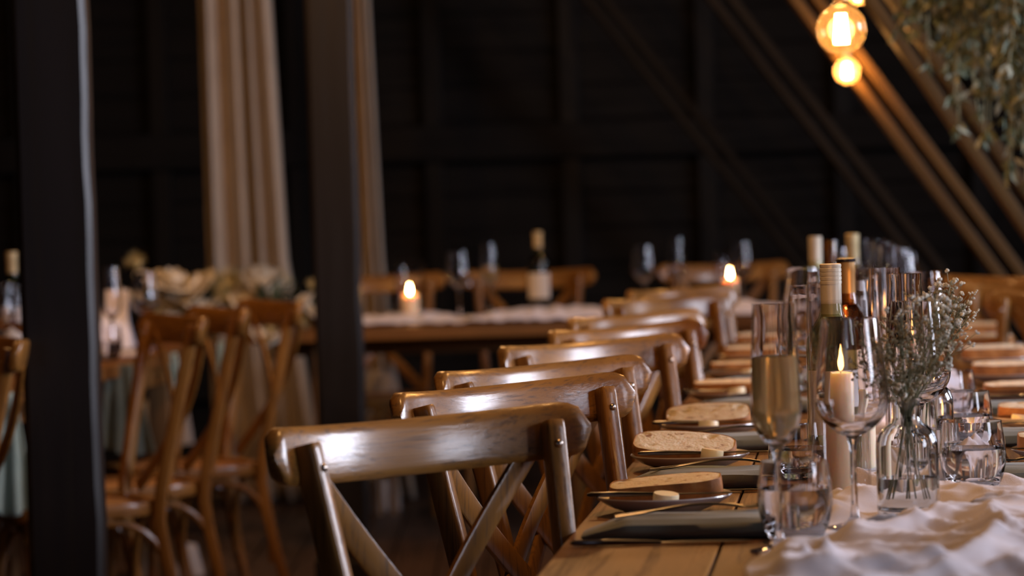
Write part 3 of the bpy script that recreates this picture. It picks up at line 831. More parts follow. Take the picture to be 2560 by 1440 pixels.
# flower bottle with baby's breath
vp = onr(2272, 3.755, .048)
glass_thing('vase', 'bottle_vase', vp, 'clear apothecary bottle half full of water, sharpest vase on the runner', 'clear apothecary bottles', ('water', .046), 'vase')
vp2 = onr(2322, 4.52, .05)
glass_thing('vase', 'bottle_vase', vp2, 'second clear bottle whose dark round shoulder shows right of the first', 'clear apothecary bottles', ('water', .045), 'vase')
def baby_breath(loc, lab, seed, n=26, px_targets=None):
    rnd = random.Random(seed)
    o = empty('dried_baby_breath', loc, 0, lab, 'flowers')
    stems = MB(); bl = MB(); dry = MB()
    ico = []
    bm = bmesh.new(); bmesh.ops.create_icosphere(bm, subdivisions=1, radius=1); bm.verts.index_update()
    iv = [v.co.copy() for v in bm.verts]; if_ = [[v.index for v in f.verts] for f in bm.faces]; bm.free()
    def blob(mb, p, r):
        mb.add([p+Vector((v.x*r*rnd.uniform(.75, 1.25), v.y*r*rnd.uniform(.75, 1.25), v.z*r*rnd.uniform(.7, 1.2))) for v in iv], if_)
    tg = []
    for k in range(n):
        a = rnd.uniform(0, 2*PI); rr = rnd.uniform(0, .048)**1; h = rnd.uniform(.160, .228)
        tg.append((Vector((rr*math.cos(a)-.006, rr*.8*math.sin(a), h)), rnd.random() < .3))
    for dx, h in ((.040, .262), (.043, .250), (.046, .236), (.014, .250), (-.004, .245), (.054, .222), (.062, .232), (.068, .212), (.050, .206), (.044, .182), (-.048, .212), (-.054, .192), (.022, .238), (.060, .2), (.036, .228)):
        tg.append((Vector((dx, rnd.uniform(-.015, .015), h)), False))
    for p, d_ in tg:
        a = rnd.uniform(0, 6.28); foot = Vector((.02*math.cos(a), .02*math.sin(a), .02)); neck = Vector((p.x*.12, p.y*.12, .128))
        stems.tube(spline([foot if rnd.random() < .3 else neck*.98+Vector((0, 0, -.02)), neck*1, neck.lerp(p, .5)+Vector((p.x*.06, 0, .008)), p], 9), .0007, 4)
        for q in range(9 if not (p.z > .25 or p.x > .055) else 5):
            e = p+Vector((rnd.gauss(0, .010), rnd.gauss(0, .010), rnd.gauss(0, .010)))
            st_ = neck.lerp(p, rnd.uniform(.72, .95)); stems.tube([st_, st_.lerp(e, .5)+Vector((0, 0, -.002)), e], .0004, 3)
            r = rnd.uniform(.0022, .0036) if e.z < .25 else rnd.uniform(.003, .0048)
            tgt = dry if (rnd.random() < .80 and e.z < .25 and e.x < .05) else bl
            for c in range(3): blob(tgt, e+Vector((rnd.gauss(0, .0016), rnd.gauss(0, .0016), rnd.gauss(0, .0016))), r*rnd.uniform(.5, .85))
    obj('stem', stems, M['stem'], o, kind='stuff')
    obj('blossom', bl, M['blossom'], o, kind='stuff', label='tiny off white blossoms')
    obj('dry_blossom', dry, M['blossom_dry'], o, kind='stuff', label='browned dry blossoms')
    return o
baby_breath(vp, "spray of dried baby's breath standing in the front clear bottle", 5)
baby_breath(vp2, "smaller spray of dried baby's breath in the second bottle behind", 11, 8)

# ================================================================== PLACE SETTINGS
plate_mesh = MB().lathe([(0, .004), (.040, .004), (.044, .0), (.048, .0005), (.052, .004), (.070, .0105), (.086, .0205), (.0876, .0225), (.0870, .0240), (.085, .0235), (.070, .0148), (.055, .0085), (.030, .0070), (0, .0070)], 56).mesh('side_plate', M['plate'], True, 60)
def plate(u, y, lab, side='l'):
    x, y = tb(u, y)
    o = obj('side_plate', plate_mesh); o.location = (x, y, TZ+.0005)
    tag(o, lab, 'plate', 'grey side plates on the near table'); return o
def bread(loc, rz, tilt, L, D, T, seed, lab, roll=0):
    """half slice: outline D shaped; parts crumb (pitted top face) and crust (rind)"""
    rnd = random.Random(seed)
    o = empty('bread_slice', loc, rz, lab, 'bread', 'sourdough slices on the side plates')
    n, m = 56, 12; ol = []
    for i in range(n):
        t = 2*PI*i/n; c, s2 = math.cos(t), math.sin(t)
        x = L/2*math.copysign(abs(c)**.5, c)
        y = D/2*math.copysign(abs(s2)**.5, s2)
        if y > 0: y *= (1-.35*(x/(L/2)+.2*math.sin(seed))**2*.8)
        k = 1+.04*noise.noise(Vector((c*2, s2*2, seed)))
        ol.append(Vector((x*k, y*k, 0)))
    vs = []; fs = []
    for j in range(m+1):
        k = 1-j/m*(1-.04)
        for i, p in enumerate(ol):
            q = p*k
            h = T
            nn = noise.noise(Vector((q.x*70, q.y*70, seed)))
            pit = max(0, nn-.42)*.05
            nn2 = noise.noise(Vector((q.x*160, q.y*160, seed+4)))
            h += -pit+.0008*nn2+.001*noise.noise(Vector((q.x*30, q.y*30, seed+8)))
            if j == 0: h = T-.001
            vs.append((q.x, q.y, h))
    vs.append((0, 0, T)); 
    for j in range(m):
        for i in range(n): fs.append((j*n+i, j*n+(i+1) % n, (j+1)*n+(i+1) % n, (j+1)*n+i))
    for i in range(n): fs.append((m*n+i, m*n+(i+1) % n, (m+1)*n))
    a = obj('crumb', MB().add(vs, fs), M['crumb'], o, True, 180)
    vs = []; fs = []
    rows = [(.90, 0), (.985, .001), (1.015, .004), (1.02, T*.5), (1.012, T-.003), (1.0, T), (.985, T-.0005)]
    for k, z in rows:
        for i, p in enumerate(ol): vs.append((p.x*k, p.y*k, z+.0008*noise.noise(Vector((p.x*50, p.y*50, z*90)))))
    for j in range(len(rows)-1):
        for i in range(n): fs.append((j*n+i, j*n+(i+1) % n, (j+1)*n+(i+1) % n, (j+1)*n+i))
    fs.append(tuple(range(n))[::-1])
    b = obj('crust', MB().add(vs, fs), M['crust'], o, True, 60)
    for q in (a, b): q.rotation_euler = (tilt, roll, 0)
    return o
def butter(loc, rz, lab, r=.0165, h=.014):
    o = obj('butter_pat', MB().lathe([(0, 0), (r*.95, 0), (r, .001), (r*.99, h-.002), (r*.95, h), (0, h+.0005)], 22), M['butter'], None, True, 40)
    o.location = loc; o.rotation_euler = (.12, .1, rz); tag(o, lab, 'butter', 'butter pats on the side plates'); return o
# cutlery meshes, lying along local X, handle at -X
def knife_parts():
    h = MB().sweep([(-.105, 0, .004), (-.10, 0, .0042), (-.06, 0, .0042), (-.02, 0, .0035), (0, 0, .003)], ell(.0055, .0034, 10, .8), scales=[.5, 1, 1.1, .8, .6])
    vs = []; n = 12
    pts = [(i/n*.105, 0, .0032) for i in range(n+1)]
    b = MB().sweep(pts, ell(.008, .0011, 8, .8), scales=[.45]+[lerp(.75, 1.0, min(1, i/4)) for i in range(1, n-2)]+[.85, .62, .2])
    return h.mesh('handle', M['steel']), b.mesh('blade', M['steel'])
KH, KB = knife_parts()
def fork_parts():
    h = MB().sweep(spline([(-.11, 0, .004), (-.07, 0, .006), (-.02, 0, .010), (.02, 0, .008), (.045, 0, .003)], 14), ell(.0045, .0018, 8, .8), scales=[(lerp(1.5, .62, min(1, i/9)), 1) for i in range(15)])
    t = MB().sweep(spline([(.043, 0, .003), (.052, 0, .0025), (.062, 0, .003)], 5), ell(.0100, .0014, 8, .8), scales=[.35, .7, .9, 1, 1, 1])
    for k in range(4):
        y = -.0084+k*.0056
        t.tube(spline([(.060, y, .003), (.078, y, .0055), (.098, y, .0115)], 6), .0013, 6)
    return h.mesh('handle', M['steel']), t.mesh('fork_head', M['steel'])
FH, FT = fork_parts()
def cutlery(kind, loc, rz, lab, tilt=0.0, k=1.0):
    o = empty({'knife': 'table_knife', 'fork': 'table_fork', 'bknife': 'butter_knife'}[kind], loc, rz, lab, 'fork' if kind == 'fork' else 'knife', 'silver cutlery on the near table')
    o.rotation_euler = (0, tilt, rz); o.scale = (k, k, k)
    if kind == 'fork': obj('handle', FH, parent=o); obj('fork_head', FT, parent=o)
    else: obj('handle', KH, parent=o); obj('blade', KB, parent=o)
    return o
def napkin_mesh(seed):
    n = 26; pts = [(-.115+.23*i/n, 0, 0) for i in range(n+1)]; m = 22; vs = []; fs = []
    for i, p in enumerate(pts):
        t = i/n; sc = min(1, .25+t*3.2) if t < .3 else 1; sc *= 1 if t < .93 else lerp(1, .9, (t-.93)/.07)
        for k in range(m):
            a = 2*PI*k/m; c, s2 = math.cos(a), math.sin(a)
            y = .052*math.copysign(abs(c)**.7, c)*(.55+.45*sc); z = .0125*math.copysign(abs(s2)**.8, s2)*sc
            z += (.0018*math.sin(k*2.6)+.003*noise.noise(Vector((p[0]*14, c*2, seed))))*sc
            y += .004*noise.noise(Vector((p[0]*9, s2*2, seed+3)))
            vs.append((p[0], y, max(z+.0125*sc, .0003)))
    for i in range(n):
        for k in range(m): fs.append((i*m+k, i*m+(k+1) % m, (i+1)*m+(k+1) % m, (i+1)*m+k))
    fs += [tuple(range(m)), tuple(n*m+k for k in range(m))]
    return MB().add(vs, fs).mesh('folded_napkin', M['napkin'], True, 60)
NM = [napkin_mesh(s) for s in (1, 2)]
ordw = ['nearest', 'second', 'third', 'fourth', 'fifth', 'sixth', 'seventh']
LY = [3.905, 4.515, 5.12, 5.93, 6.60, 7.25, 7.9]
for k, y in enumerate(LY):
    w_ = ordw[k]; seat = 'of the chair side row'
    plate(.098, y, '%s grey side plate in the row beside the pulled out chairs' % w_)
    x, _ = tb(.098, y)
    par = [(.142, .062, .028, .13, -.0), (.150, .075, .020, .34, .03), (.140, .085, .020, .30, 0), (.135, .06, .030, .10, 0), (.135, .06, .03, .08, 0), (.13, .06, .03, .1, 0), (.13, .06, .03, .1, 0)][k]
    dx = [.006, -.006, .0, .0, .0, 0, 0][k]
    zz = TZ+.012 if par[3] < .2 else TZ+.022
    bread((x+dx, y+.028, zz), TROT+.04*(-1)**k, par[3], par[0], par[1], par[2], 3+k*5, '%s bread slice in the row beside the pulled out chairs' % w_, [-.07, .05, -.03, 0, 0, 0, 0][k])
    if k < 5: butter((x+[.0, .028, -.006, .01, .01][k], y-.045, TZ+.0145), k, '%s butter pat in the row beside the pulled out chairs' % w_, *( [(.0165, .015), (.0165, .018)][k % 2]))
    if k < 5: cutlery('bknife', (x+[-.0, .02, 0, 0, 0][k], y-.024, TZ+.0235), TROT+.03, '%s butter knife lying across a chair side plate' % w_, 0, .93)
    if k < 5:
        nx_, ny_ = tb(.125, y-.275)
        o = obj('folded_napkin', NM[k % 2]); o.location = (nx_+.01, ny_, TZ+.0005); o.rotation_euler = (0, 0, TROT+.06+.05*(k % 3-1))
        tag(o, '%s folded grey green napkin by the chair side table edge' % w_, 'napkin', 'folded napkins on the near table')
        a = tb(.165, y-.262); cutlery('fork', (a[0], a[1], TZ+.0262), TROT+.25, '%s fork resting on a chair side napkin' % w_, -.04)
        a = tb(.118, y-.365); cutlery('knife', (a[0], a[1], TZ+.0005), TROT+.04, '%s table knife in front of a chair side napkin' % w_)
        a = tb(.262, y-.115); cutlery('fork', (a[0], a[1], TZ+.0008), TROT+1.0, '%s small fork slanting beside a chair side plate' % w_, -.12, .8)
RY = [4.42, 5.05, 5.66, 6.25, 6.85, 7.45, 8.05]
for k, y in enumerate(RY):
    w_ = ordw[k]
    u = TW-.100
    plate(u, y, '%s grey side plate in the row across the runner' % w_)
    x, _ = tb(u, y)
    bread((x-.004, y+.02, TZ+.013), TROT+.05*(-1)**k+PI*(k % 2), .09*(-1)**k, .14, .07, [.03, .028, .026, .03, .034, .03, .034][k], 53+k*7, '%s bread slice in the row across the runner' % w_)
    if k < 2: butter((x-.05, y-.05, TZ+.0155), k, '%s butter pat in the row across the runner' % w_)
    if k < 3:
        cutlery('bknife', (x, y-.03, TZ+.0235), TROT+PI, '%s butter knife lying across an across-runner plate' % w_, 0, .93)
        nx_, ny_ = tb(u-.02, y-.27)
        o = obj('folded_napkin', NM[k % 2]); o.location = (nx_, ny_, TZ+.0005); o.rotation_euler = (0, 0, TROT+PI+.05)
        tag(o, '%s folded grey green napkin across the runner' % w_, 'napkin', 'folded napkins on the near table')
        a = tb(u-.05, y-.27); cutlery('fork', (a[0], a[1], TZ+.0262), TROT+PI-.2, '%s fork on a napkin across the runner' % w_, -.04)

# build the near runner now that the standing spots are known
def ctr(y): return tb(TW/2, y)[0]
def rl(y): return -.165 if y < 3.1 else (lerp(-.150, -.085, min(1, (y-3.1)/.9)) if y < 4.0 else lerp(-.085, -.075, min(1, (y-4)/.8)))
def rr(y): return .30 if y < 3.4 else lerp(.30, .17, min(1, (y-3.4)/.9))
def ram(y): return lerp(.038, .022, max(0, min(1, (y-3.3)/.4))) if y < 3.9 else (.026 if y < 6 else .014)
build_runner('gauze_runner', ctr, 2.78, 8.95, ram, 90, 1100, rl, rr, M['gauze'], 'crumpled white gauze runner along the middle of the near table', None)

# ================================================================== FAR TABLE DRESSING
def ft(px, d=10.45): return Vector((WX(px, d, TZ), d, TZ+.004))
FLAT.clear()
def far_runner(name, x0, x1, yc, lab):
    nu, nv = 22, 240; vs = []; fs = []
    for j in range(nv+1):
        x = lerp(x0, x1, j/nv)
        for i in range(nu+1):
            u = i/nu; y = yc-.26+.44*u+.04*noise.noise(Vector((x*2.2, u, 1)))
            h = .052*max(0, noise.noise(Vector((x*3.4, y*2.5, 3)))+.33)*math.sin(PI*u)**.5+.010*(1-abs(noise.noise(Vector((x*14, y*9, 3)))))**3
            vs.append((x, y, TZ+.003+max(0, h)))
    for j in range(nv):
        for i in range(nu): k = j*(nu+1)+i; fs.append((k, k+1, k+nu+2, k+nu+1))
    o = obj(name, MB().add(vs, fs), M['gauze'], None, True, 180); sm = o.modifiers.new('thickness', 'SOLIDIFY'); sm.thickness = .002; sm.offset = 1
    tag(o, lab, 'table runner'); return o
far_runner('gauze_runner', WX(880, 10.4), WX(2040, 10.4), 10.47, 'bunched white gauze cloth along the far cross table')
GX = 'glasses on the far cross table'
H0 = Vector((0, 0, .012))
glass_thing('wine_small', 'wine_glass', ft(1150)+H0, 'far wine glass with a blue glint right of the lone candle', GX)
glass_thing('flute_far', 'champagne_flute', ft(1228)+H0, 'far flute half filled, between the blue glint glass and the dark bottle', GX, ('champagne', .17))
glass_thing('wine_small', 'wine_glass', ft(1613)+H0, 'far wine glass above the third chair rail, left of the white flute', GX)
glass_thing('flute_far', 'champagne_flute', ft(1697)+H0, 'far tall whitish flute left of the candle glass', GX)
p = ft(1027)+H0; lantern(p, 'far squat glass cylinder round the lone candle by the slimmer post', 'lantern_far', 'glass cylinders on the far table'); candle(p+Vector((0, 0, .0045)), .078, .030, 'far lone lit candle right of the slimmer post', True, 'candles on the far table')
p = ft(1828)+H0; lantern(p, 'far glass cylinder with blue highlights near the right rail chair', 'lantern_far', 'glass cylinders on the far table'); candle(p+Vector((0, 0, .0045)), .10, .026, 'far lit candle inside the blue highlighted cylinder', True, 'candles on the far table')
bottle(ft(1350, 10.6)+H0, .278, 'far dark wine bottle with white label and gold neck before the back wall', 'gold', 'wine bottles on the far tables')
glass_thing('wine_small', 'wine_glass', ft(1858, 10.6)+H0, 'far wine glass just behind the blue highlighted cylinder', GX)

# left table dressing
bottle(Vector((WX(38, 8.6), 8.6, TZ+.001)), .30, 'dark wine bottle left of the thick post', 'gold', 'wine bottles on the far tables')
glass_thing('wine_small', 'wine_glass', Vector((WX(12, 8.2), 8.2, TZ+.001)), 'wine glass at the frame edge beside the left bottle', 'glasses on the left table')
glass_thing('wine_small', 'wine_glass', Vector((WX(68, 7.9), 7.9, TZ+.001)), 'wine glass squeezed against the thick post', 'glasses on the left table')
glass_thing('flute_far', 'champagne_flute', Vector((WX(283, 8.75), 8.75, TZ+.001)), 'flute in front of the white card right of the thick post', 'glasses on the left table')
glass_thing('wine_small', 'wine_glass', Vector((WX(368, 9.1), 9.1, TZ+.001)), 'wine glass with a bright blue highlight before the flowers', 'glasses on the left table')
glass_thing('tumbler', 'water_tumbler', Vector((WX(268, 8.45), 8.45, TZ+.001)), 'water tumbler at the foot of the white card', 'glasses on the left table', ('water', .05))
# white folded card
cp = Vector((WX(290, 9.15), 9.15, TZ+.001))
c = empty('menu_card', cp, math.radians(4), 'tall white card standing right of the thick post', 'card')
for s_i in (0, 1):
    pts = [(-.042, -.0, 0), (.045, 0, 0), (.034, .03 if s_i else .03, .17), (-.034, .03, .17)]
    y0_ = -.05 if s_i == 0 else .11
    mb = MB(); vs = []; n_ = 10
    for j in range(n_+1):
        t = j/n_; w_ = lerp(.056, .038, min(1, t*2.2)); yy = lerp(y0_, .03, t)
        for x in (-w_, w_):
            for q in (-.0007, .0007): vs.append((x, yy+q, .002+t*.172))
    fs = []
    for j in range(n_):
        a = j*4; b = a+4; fs += [(a, a+2, b+2, b), (a+1, b+1, b+3, a+3), (a, b, b+1, a+1), (a+2, a+3, b+3, b+2)]
    fs += [(0, 1, 3, 2), (n_*4, n_*4+2, n_*4+3, n_*4+1)]
    obj('card_leaf', mb.add(vs, fs), M['card'], c, False)
wc = obj('table_cloth_square', MB().bbox((0, 0, 0), (.17, .25, .006), .002), M['gauze']); wc.location = (WX(292, 8.75), 8.75, TZ+.0035)
tag(wc, 'small white cloth square spread before the white card', 'cloth')

# hanging napkins
def hanging(px, d, ztop, L, wt, wb_, m, lab, lean=0.0, u0=0):
    x = WX(px, d, ztop); o = empty('hanging_napkin', (x, d, ztop), -math.atan(.11)+PI/2-1.1, lab, 'napkin', 'napkins hanging from the left table edge')
    nu, nv = 24, 24; vs = []; fs = []
    for j in range(nv+1):
        t = j/nv; w_ = lerp(wt, wb_, t**.8)
        for i in range(nu+1):
            u = i/nu-.5
            vs.append((u*w_+lean*t, .010*math.sin(u*17+t*2)*(.3+t)+.004*noise.noise(Vector((u*6, t*3, px))), -L*t*(1-.12*abs(u)*2*(1 if u < 0 else .3))))
    for j in range(nv):
        for i in range(nu): k = j*(nu+1)+i; fs.append((k, k+1, k+nu+2, k+nu+1))
    # short tongue lying on the table top
    c = obj('cloth', MB().add(vs, fs), m, o, True, 180); sm = c.modifiers.new('thickness', 'SOLIDIFY'); sm.thickness = .003
    return o
hanging(6, 7.12, .745, .29, .06, .13, M['sage'], 'pale green napkin hanging at the left frame edge', .0)
hanging(298, 8.27, .745, .25, .07, .15, M['olive'], 'olive grey napkin hanging right beside the thick post', .015)
hanging(430, 8.9, .745, .15, .03, .045, M['sage'], 'narrow pale green napkin end hanging between two chairs', .01)
hanging(556, 9.5, .745, .15, .03, .05, M['sage'], 'pale napkin end hanging in front of the cream flowers', .0)

# flowers on the left table / far table
def petal_rose(R_=.036, seed=1):
    rnd = random.Random(seed); mb = MB()
    for ring, (n, tilt, sc, rad) in enumerate(((5, .15, .55, .10), (6, .45, .75, .22), (7, .8, .95, .35), (8, 1.15, 1.1, .42))):
        for k in range(n):
            a = 2*PI*k/n+ring*.5+rnd.uniform(-.1, .1); vs = []; fs = []
            for j in range(5):
                t = j/4
                for i in range(5):
                    u = (i/4-.5)*2
                    w_ = R_*.62*sc*math.sin(PI*(.15+.7*t))
                    rr_ = R_*(rad+.9*sc*math.sin(tilt)*t+.12*math.sin(t*PI))
                    zz = R_*(sc*1.15*math.cos(tilt)*t)+R_*.1*(1-u*u)-R_*.25*(t**3 if ring > 1 else 0)
                    rr_ -= R_*.22*u*u*(1-.3*t)
                    x, y = rr_, u*w_
                    vs.append((x*math.cos(a)-y*math.sin(a), x*math.sin(a)+y*math.cos(a), zz-R_*.25))
            for j in range(4):
                for i in range(4): q = j*5+i; fs.append((q, q+1, q+6, q+5))
            mb.add(vs, fs)
    mb.lathe([(0, -R_*.35), (R_*.5, -R_*.2), (R_*.55, 0), (R_*.35, R_*.45), (0, R_*.6)], 10)
    return mb.mesh('bloom', M['petal'], True, 60)
def spiky(R_=.036, seed=2):
    rnd = random.Random(seed); mb = MB()
    mb.lathe([(0, -R_*.5), (R_*.4, -R_*.3), (R_*.45, 0), (R_*.25, R_*.35), (0, R_*.45)], 12)
    for k in range(90):
        z = rnd.uniform(-.15, 1); a = rnd.uniform(0, 2*PI); q = math.sqrt(max(0, 1-z*z)); d_ = Vector((q*math.cos(a), q*math.sin(a), z))
        b = d_*R_*.35; e = d_*R_*rnd.uniform(.95, 1.25); s1 = d_.orthogonal().normalized()*R_*.045; s2 = d_.cross(s1)
        mb.add([b+s1, b-s1*.5+s2*.9, b-s1*.5-s2*.9, e], [(0, 1, 3), (1, 2, 3), (2, 0, 3)])
    return mb.mesh('spiky_bloom', M['petal_yellow'], False)
ROSE = [petal_rose(seed=s) for s in (1, 2)]; SPK = spiky()
def leaf_blade(L=.08, W_=.016):
    vs = []; fs = []
    for j in range(7):
        t = j/6; w_ = W_*math.sin(PI*min(1, .05+t*.95))**.8
        for u in (-1, 0, 1): vs.append((t*L, u*w_, .006*abs(u)-.02*t*t))
    for j in range(6):
        for i in range(2): k = j*3+i; fs.append((k, k+1, k+4, k+3))
    return MB().add(vs, fs)
LEAF = [leaf_blade().mesh('leaf', M['leaf_dark'], True, 180), leaf_blade(.09, .013).mesh('leaf', M['leaf'], True, 180)]
def flower_box(px0, px1, d, blooms, lab, name='flower_arrangement', seed=1, fwd=.07):
    rnd = random.Random(seed); xa, xb = WX(px0, d), WX(px1, d); cx = (xa+xb)/2; L = xb-xa
    o = empty(name, (cx, d, TZ+.004), 0, lab, 'flowers', 'cream flower arrangements on the tables')
    obj('trough', MB().bbox((0, 0, .03), (L*.86, .09, .06), .006), M['table_x'], o, False)
    for k, (px, py, r, kind) in enumerate(blooms):
        p = PD(px, py+12, d-fwd+rnd.uniform(-.03, .03))-Vector((cx, d, TZ+.004))
        me = ROSE[k % 2] if kind != 'y' else SPK
        b = obj('bloom' if kind != 'y' else 'spiky_bloom', me, parent=o); b.location = p; s2 = r*d/FPX/.036*(1.4 if kind != 'y' else 1.25); b.scale = (s2, s2, s2)
        b.rotation_euler = (rnd.uniform(.3, 1.2), rnd.uniform(-.5, .5), rnd.uniform(0, 6)) if True else None
        if kind == 'y': b['label'] = 'spiky yellow green bloom'
        st_ = obj('stem', MB().tube(spline([(max(-L*.4, min(L*.4, p.x*.85)), 0, .03), (p.x, p.y*.5, max(.035, p.z*.6)), p], 6), .0022, 5), M['stem'], o)
    for k in range(int(L*80)):
        lf = obj('leaf', LEAF[k % 2], parent=o); x = rnd.uniform(-L/2, L/2)
        lf.location = (x, rnd.uniform(-.03, .08), rnd.uniform(.03, .12)); s2 = rnd.uniform(.7, 1.25); lf.scale = (s2, s2, s2)
        lf.rotation_euler = (rnd.uniform(-.6, .6), rnd.uniform(-1.5, .1), rnd.uniform(0, 6.28))
    return o
flower_box(325, 735, 10.35, [(432, 695, 36, 'w'), (492, 708, 34, 'w'), (462, 752, 38, 'w'), (505, 765, 30, 'w'), (390, 770, 26, 'y'), (385, 690, 20, 'w'), (340, 645, 24, 'y'), (362, 680, 16, 'w'),
    (532, 690, 26, 'y'), (565, 700, 40, 'y'), (570, 735, 30, 'y'), (612, 745, 24, 'w'), (655, 695, 34, 'w'), (640, 725, 26, 'w'), (600, 690, 22, 'y'), (700, 690, 26, 'y'), (698, 752, 22, 'w'), (330, 742, 26, 'w'), (420, 800, 24, 'w'), (415, 740, 22, 'w')],
    'long arrangement of cream roses and yellow green blooms behind the left chairs', seed=4)
flower_box(735, 800, 10.3, [(760, 745, 22, 'w'), (778, 700, 14, 'y'), (752, 790, 22, 'y'), (786, 770, 20, 'w')], 'small cream posy half hidden by the slimmer post', seed=9)
flower_box(610, 720, 10.19, [(652, 828, 18, 'w'), (688, 838, 18, 'w'), (676, 812, 14, 'y')], 'low cream posy seen beneath the third left chair rail', seed=12, fwd=.15)

# draped stool and cloth bundles under / beyond the far table
def pleated(px0, px1, d, z0, z1, lab, base=True):
    xa, xb = WX(px0, d, z0), WX(px1, d, z0); cx = (xa+xb)/2; r = (xb-xa)/2
    o = empty('draped_stool', (cx, d, 0), 0, lab, 'stool', 'draped stools beyond the tables')
    n, m = 72, 8; vs = []; fs = []
    for j in range(m+1):
        t = j/m; z = lerp(z1, z0, t)
        for i in range(n):
            a = 2*PI*i/n; rr_ = r*(.86+.14*t)+.008*math.sin(a*12)*t; vs.append((rr_*math.cos(a), rr_*math.sin(a)*.8, z))
    for j in range(m):
        for i in range(n): fs.append((j*n+i, j*n+(i+1) % n, (j+1)*n+(i+1) % n, (j+1)*n+i))
    vs.append((0, 0, z1+.01)); fs += [(i, (i+1) % n, len(vs)-1) for i in range(n)]
    obj('cloth', MB().add(vs, fs), M['white_cloth'], o, True, 180)
    for a in (.785, 2.356, 3.927, 5.498): obj('leg', MB().tube([(r*.6*math.cos(a), r*.5*math.sin(a), 0), (r*.6*math.cos(a), r*.5*math.sin(a), z1)], .014, 8), M['oak_z'], o)
pleated(340, 480, 11.3, .30, .46, 'low stool under a pleated white cloth, seen between the left chairs')
pleated(915, 1000, 11.5, .42, .53, 'small stool with a white cloth right of the slimmer post base')
pleated(345, 505, 9.75, .0, .095, 'white gathered cloth footstool low behind the left chair legs')
pleated(905, 1000, 11.65, .0, .11, 'white gathered cloth footstool on the floor right of the slimmer post')

# ================================================================== BULBS
def bulb(px, py, d, R_, lab, near=True):
    c0 = PD(px, py, d)
    o = empty('string_bulb', c0, 0, lab, 'light bulb', 'glowing globe bulbs on cords')
    prof = []
    for k in range(0, 19):
        a = -PI/2+k/18*(PI*.86); prof.append((R_*math.cos(a), R_*math.sin(a)))
    zt = prof[-1][1]; rt = prof[-1][0]
    prof += [(R_*.32, zt+R_*.12), (R_*.29, zt+R_*.3)]
    prof = [(max(0, r), z) for r, z in prof]; prof[0] = (0, -R_)
    obj('glass_globe', MB().lathe(prof, 48), M['thin_amber' if near else 'frost_amber'], o, True, 180)
    zt += R_*.25
    obj('screw_base', MB().lathe([(R_*.30, zt), (R_*.31, zt+.006), (R_*.28, zt+.008), (R_*.30, zt+.012), (R_*.28, zt+.015), (R_*.30, zt+.019), (R_*.26, zt+.024), (0, zt+.024)], 24), M['brass'], o, True, 30)
    obj('socket', MB().lathe([(0, zt+.02), (R_*.36, zt+.02), (R_*.38, zt+.024), (R_*.38, zt+.058), (R_*.2, zt+.066), (0, zt+.066)], 24), M['cord'], o, True, 40)
    obj('cord', MB().tube([(0, 0, zt+.06), (0, 0, CEZ-c0.z)], .003, 6), M['cord'], o)
    obj('glass_stem', MB().lathe([(0, -R_*.1), (.003, -R_*.1), (.004, R_*.4), (R_*.22, zt), (0, zt)], 16), M['thin_clear'], o)
    mb = MB(); n = 8 if near else 6
    for k in range(n):
        a = 2*PI*k/n; r1, r2 = R_*.17, R_*.27
        mb.tube([(r1*math.cos(a), r1*math.sin(a), R_*.62), (r2*math.cos(a), r2*math.sin(a), -R_*.50)], .0022, 6)
    mb.lathe([(0, -R_*.56), (R_*.3, -R_*.56), (R_*.3, -R_*.52), (0, -R_*.52)], 12)
    obj('filament', mb, M['filament' if near else 'filament_far'], o)
    point('bulb_glow', c0, 5 if near else 4, WARM, .03)
    return o
bulb(2103, 74, 5.8, .0475, 'large amber globe bulb, nearest and lowest but one')
bulb(2117, 178, 9.2, .036, 'smaller globe bulb glowing just below the large amber one', False)
bulb(2147, -14, 8.6, .027, 'globe bulb cut off by the top of the frame above the large one', False)

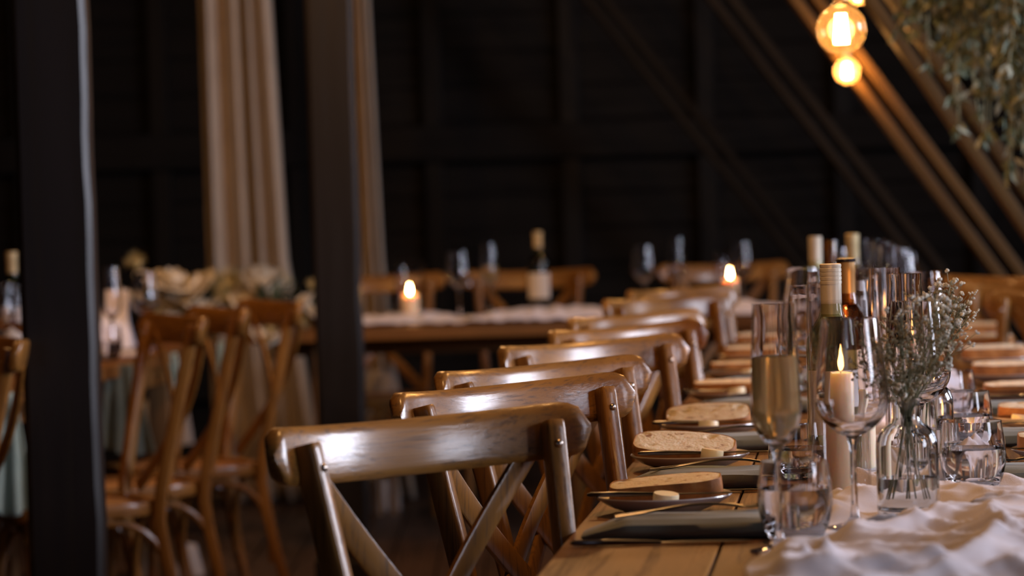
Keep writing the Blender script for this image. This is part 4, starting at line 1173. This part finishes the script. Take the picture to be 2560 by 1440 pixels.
# ================================================================== HANGING GREENERY
def greenery(px, d, ztop, nst, spread, Lr, lab, seed, mats):
    rnd = random.Random(seed); x = WX(px, d, 2)
    o = empty('hanging_greenery', (x, d, ztop), 0, lab, 'greenery', 'greenery hanging from the roof timbers')
    obj('rope', MB().tube([(0, 0, 0), (0, 0, CEZ-ztop)], .006, 6), M['cord'], o)
    stems = MB(); lv = [MB(), MB()]
    for k in range(nst):
        a = rnd.uniform(0, 2*PI); r = spread*math.sqrt(rnd.random()); L = rnd.uniform(*Lr)*(1.0-.45*(r/spread))
        tipx = r*math.cos(a); tipy = r*math.sin(a)*.6
        pts = spline([(0, 0, 0), (tipx*.6, tipy*.6, -.03), (tipx, tipy, -L*.45), (tipx*1.05+rnd.uniform(-.03, .03), tipy, -L)], 12)
        stems.tube(pts, .0018, 4)
        for j, p in enumerate(pts[2:]):
            for q in range(rnd.randint(5, 8)):
                ang = rnd.uniform(0, 2*PI); l = rnd.uniform(.022, .045); w_ = l*.17
                dr = Vector((math.cos(ang)*.6, math.sin(ang)*.6, rnd.uniform(-1.1, -.3))).normalized()
                sd = dr.orthogonal().normalized(); sd = (Matrix.Rotation(rnd.uniform(0, 6), 3, dr) @ sd)*w_
                b = p+Vector((rnd.gauss(0, .006),)*3)
                nrm = dr.cross(sd)*.15
                lv[0 if rnd.random() < .72 else 1].add([b, b+dr*l*.45+sd+nrm, b+dr*l, b+dr*l*.45-sd+nrm], [(0, 1, 2), (0, 2, 3)])
    obj('stem', stems, M['stem'], o, kind='stuff')
    obj('foliage', lv[0], M[mats[0]], o, False, kind='stuff')
    obj('pale_foliage', lv[1], M[mats[1]], o, False, kind='stuff', label='paler leaves')
    return o
greenery(2500, 7.0, 1.95, 70, .19, (.50, .78), 'big drooping bunch of green leaves at the top right corner', 3, ('leaf', 'leaf_pale'))
greenery(2380, 7.3, 1.80, 34, .12, (.25, .55), 'smaller drooping bunch left of the big one', 8, ('leaf', 'leaf_pale'))
greenery(2590, 6.8, 1.80, 40, .14, (.55, .80), 'drooping bunch cut off by the right frame edge', 21, ('leaf', 'leaf_pale'))
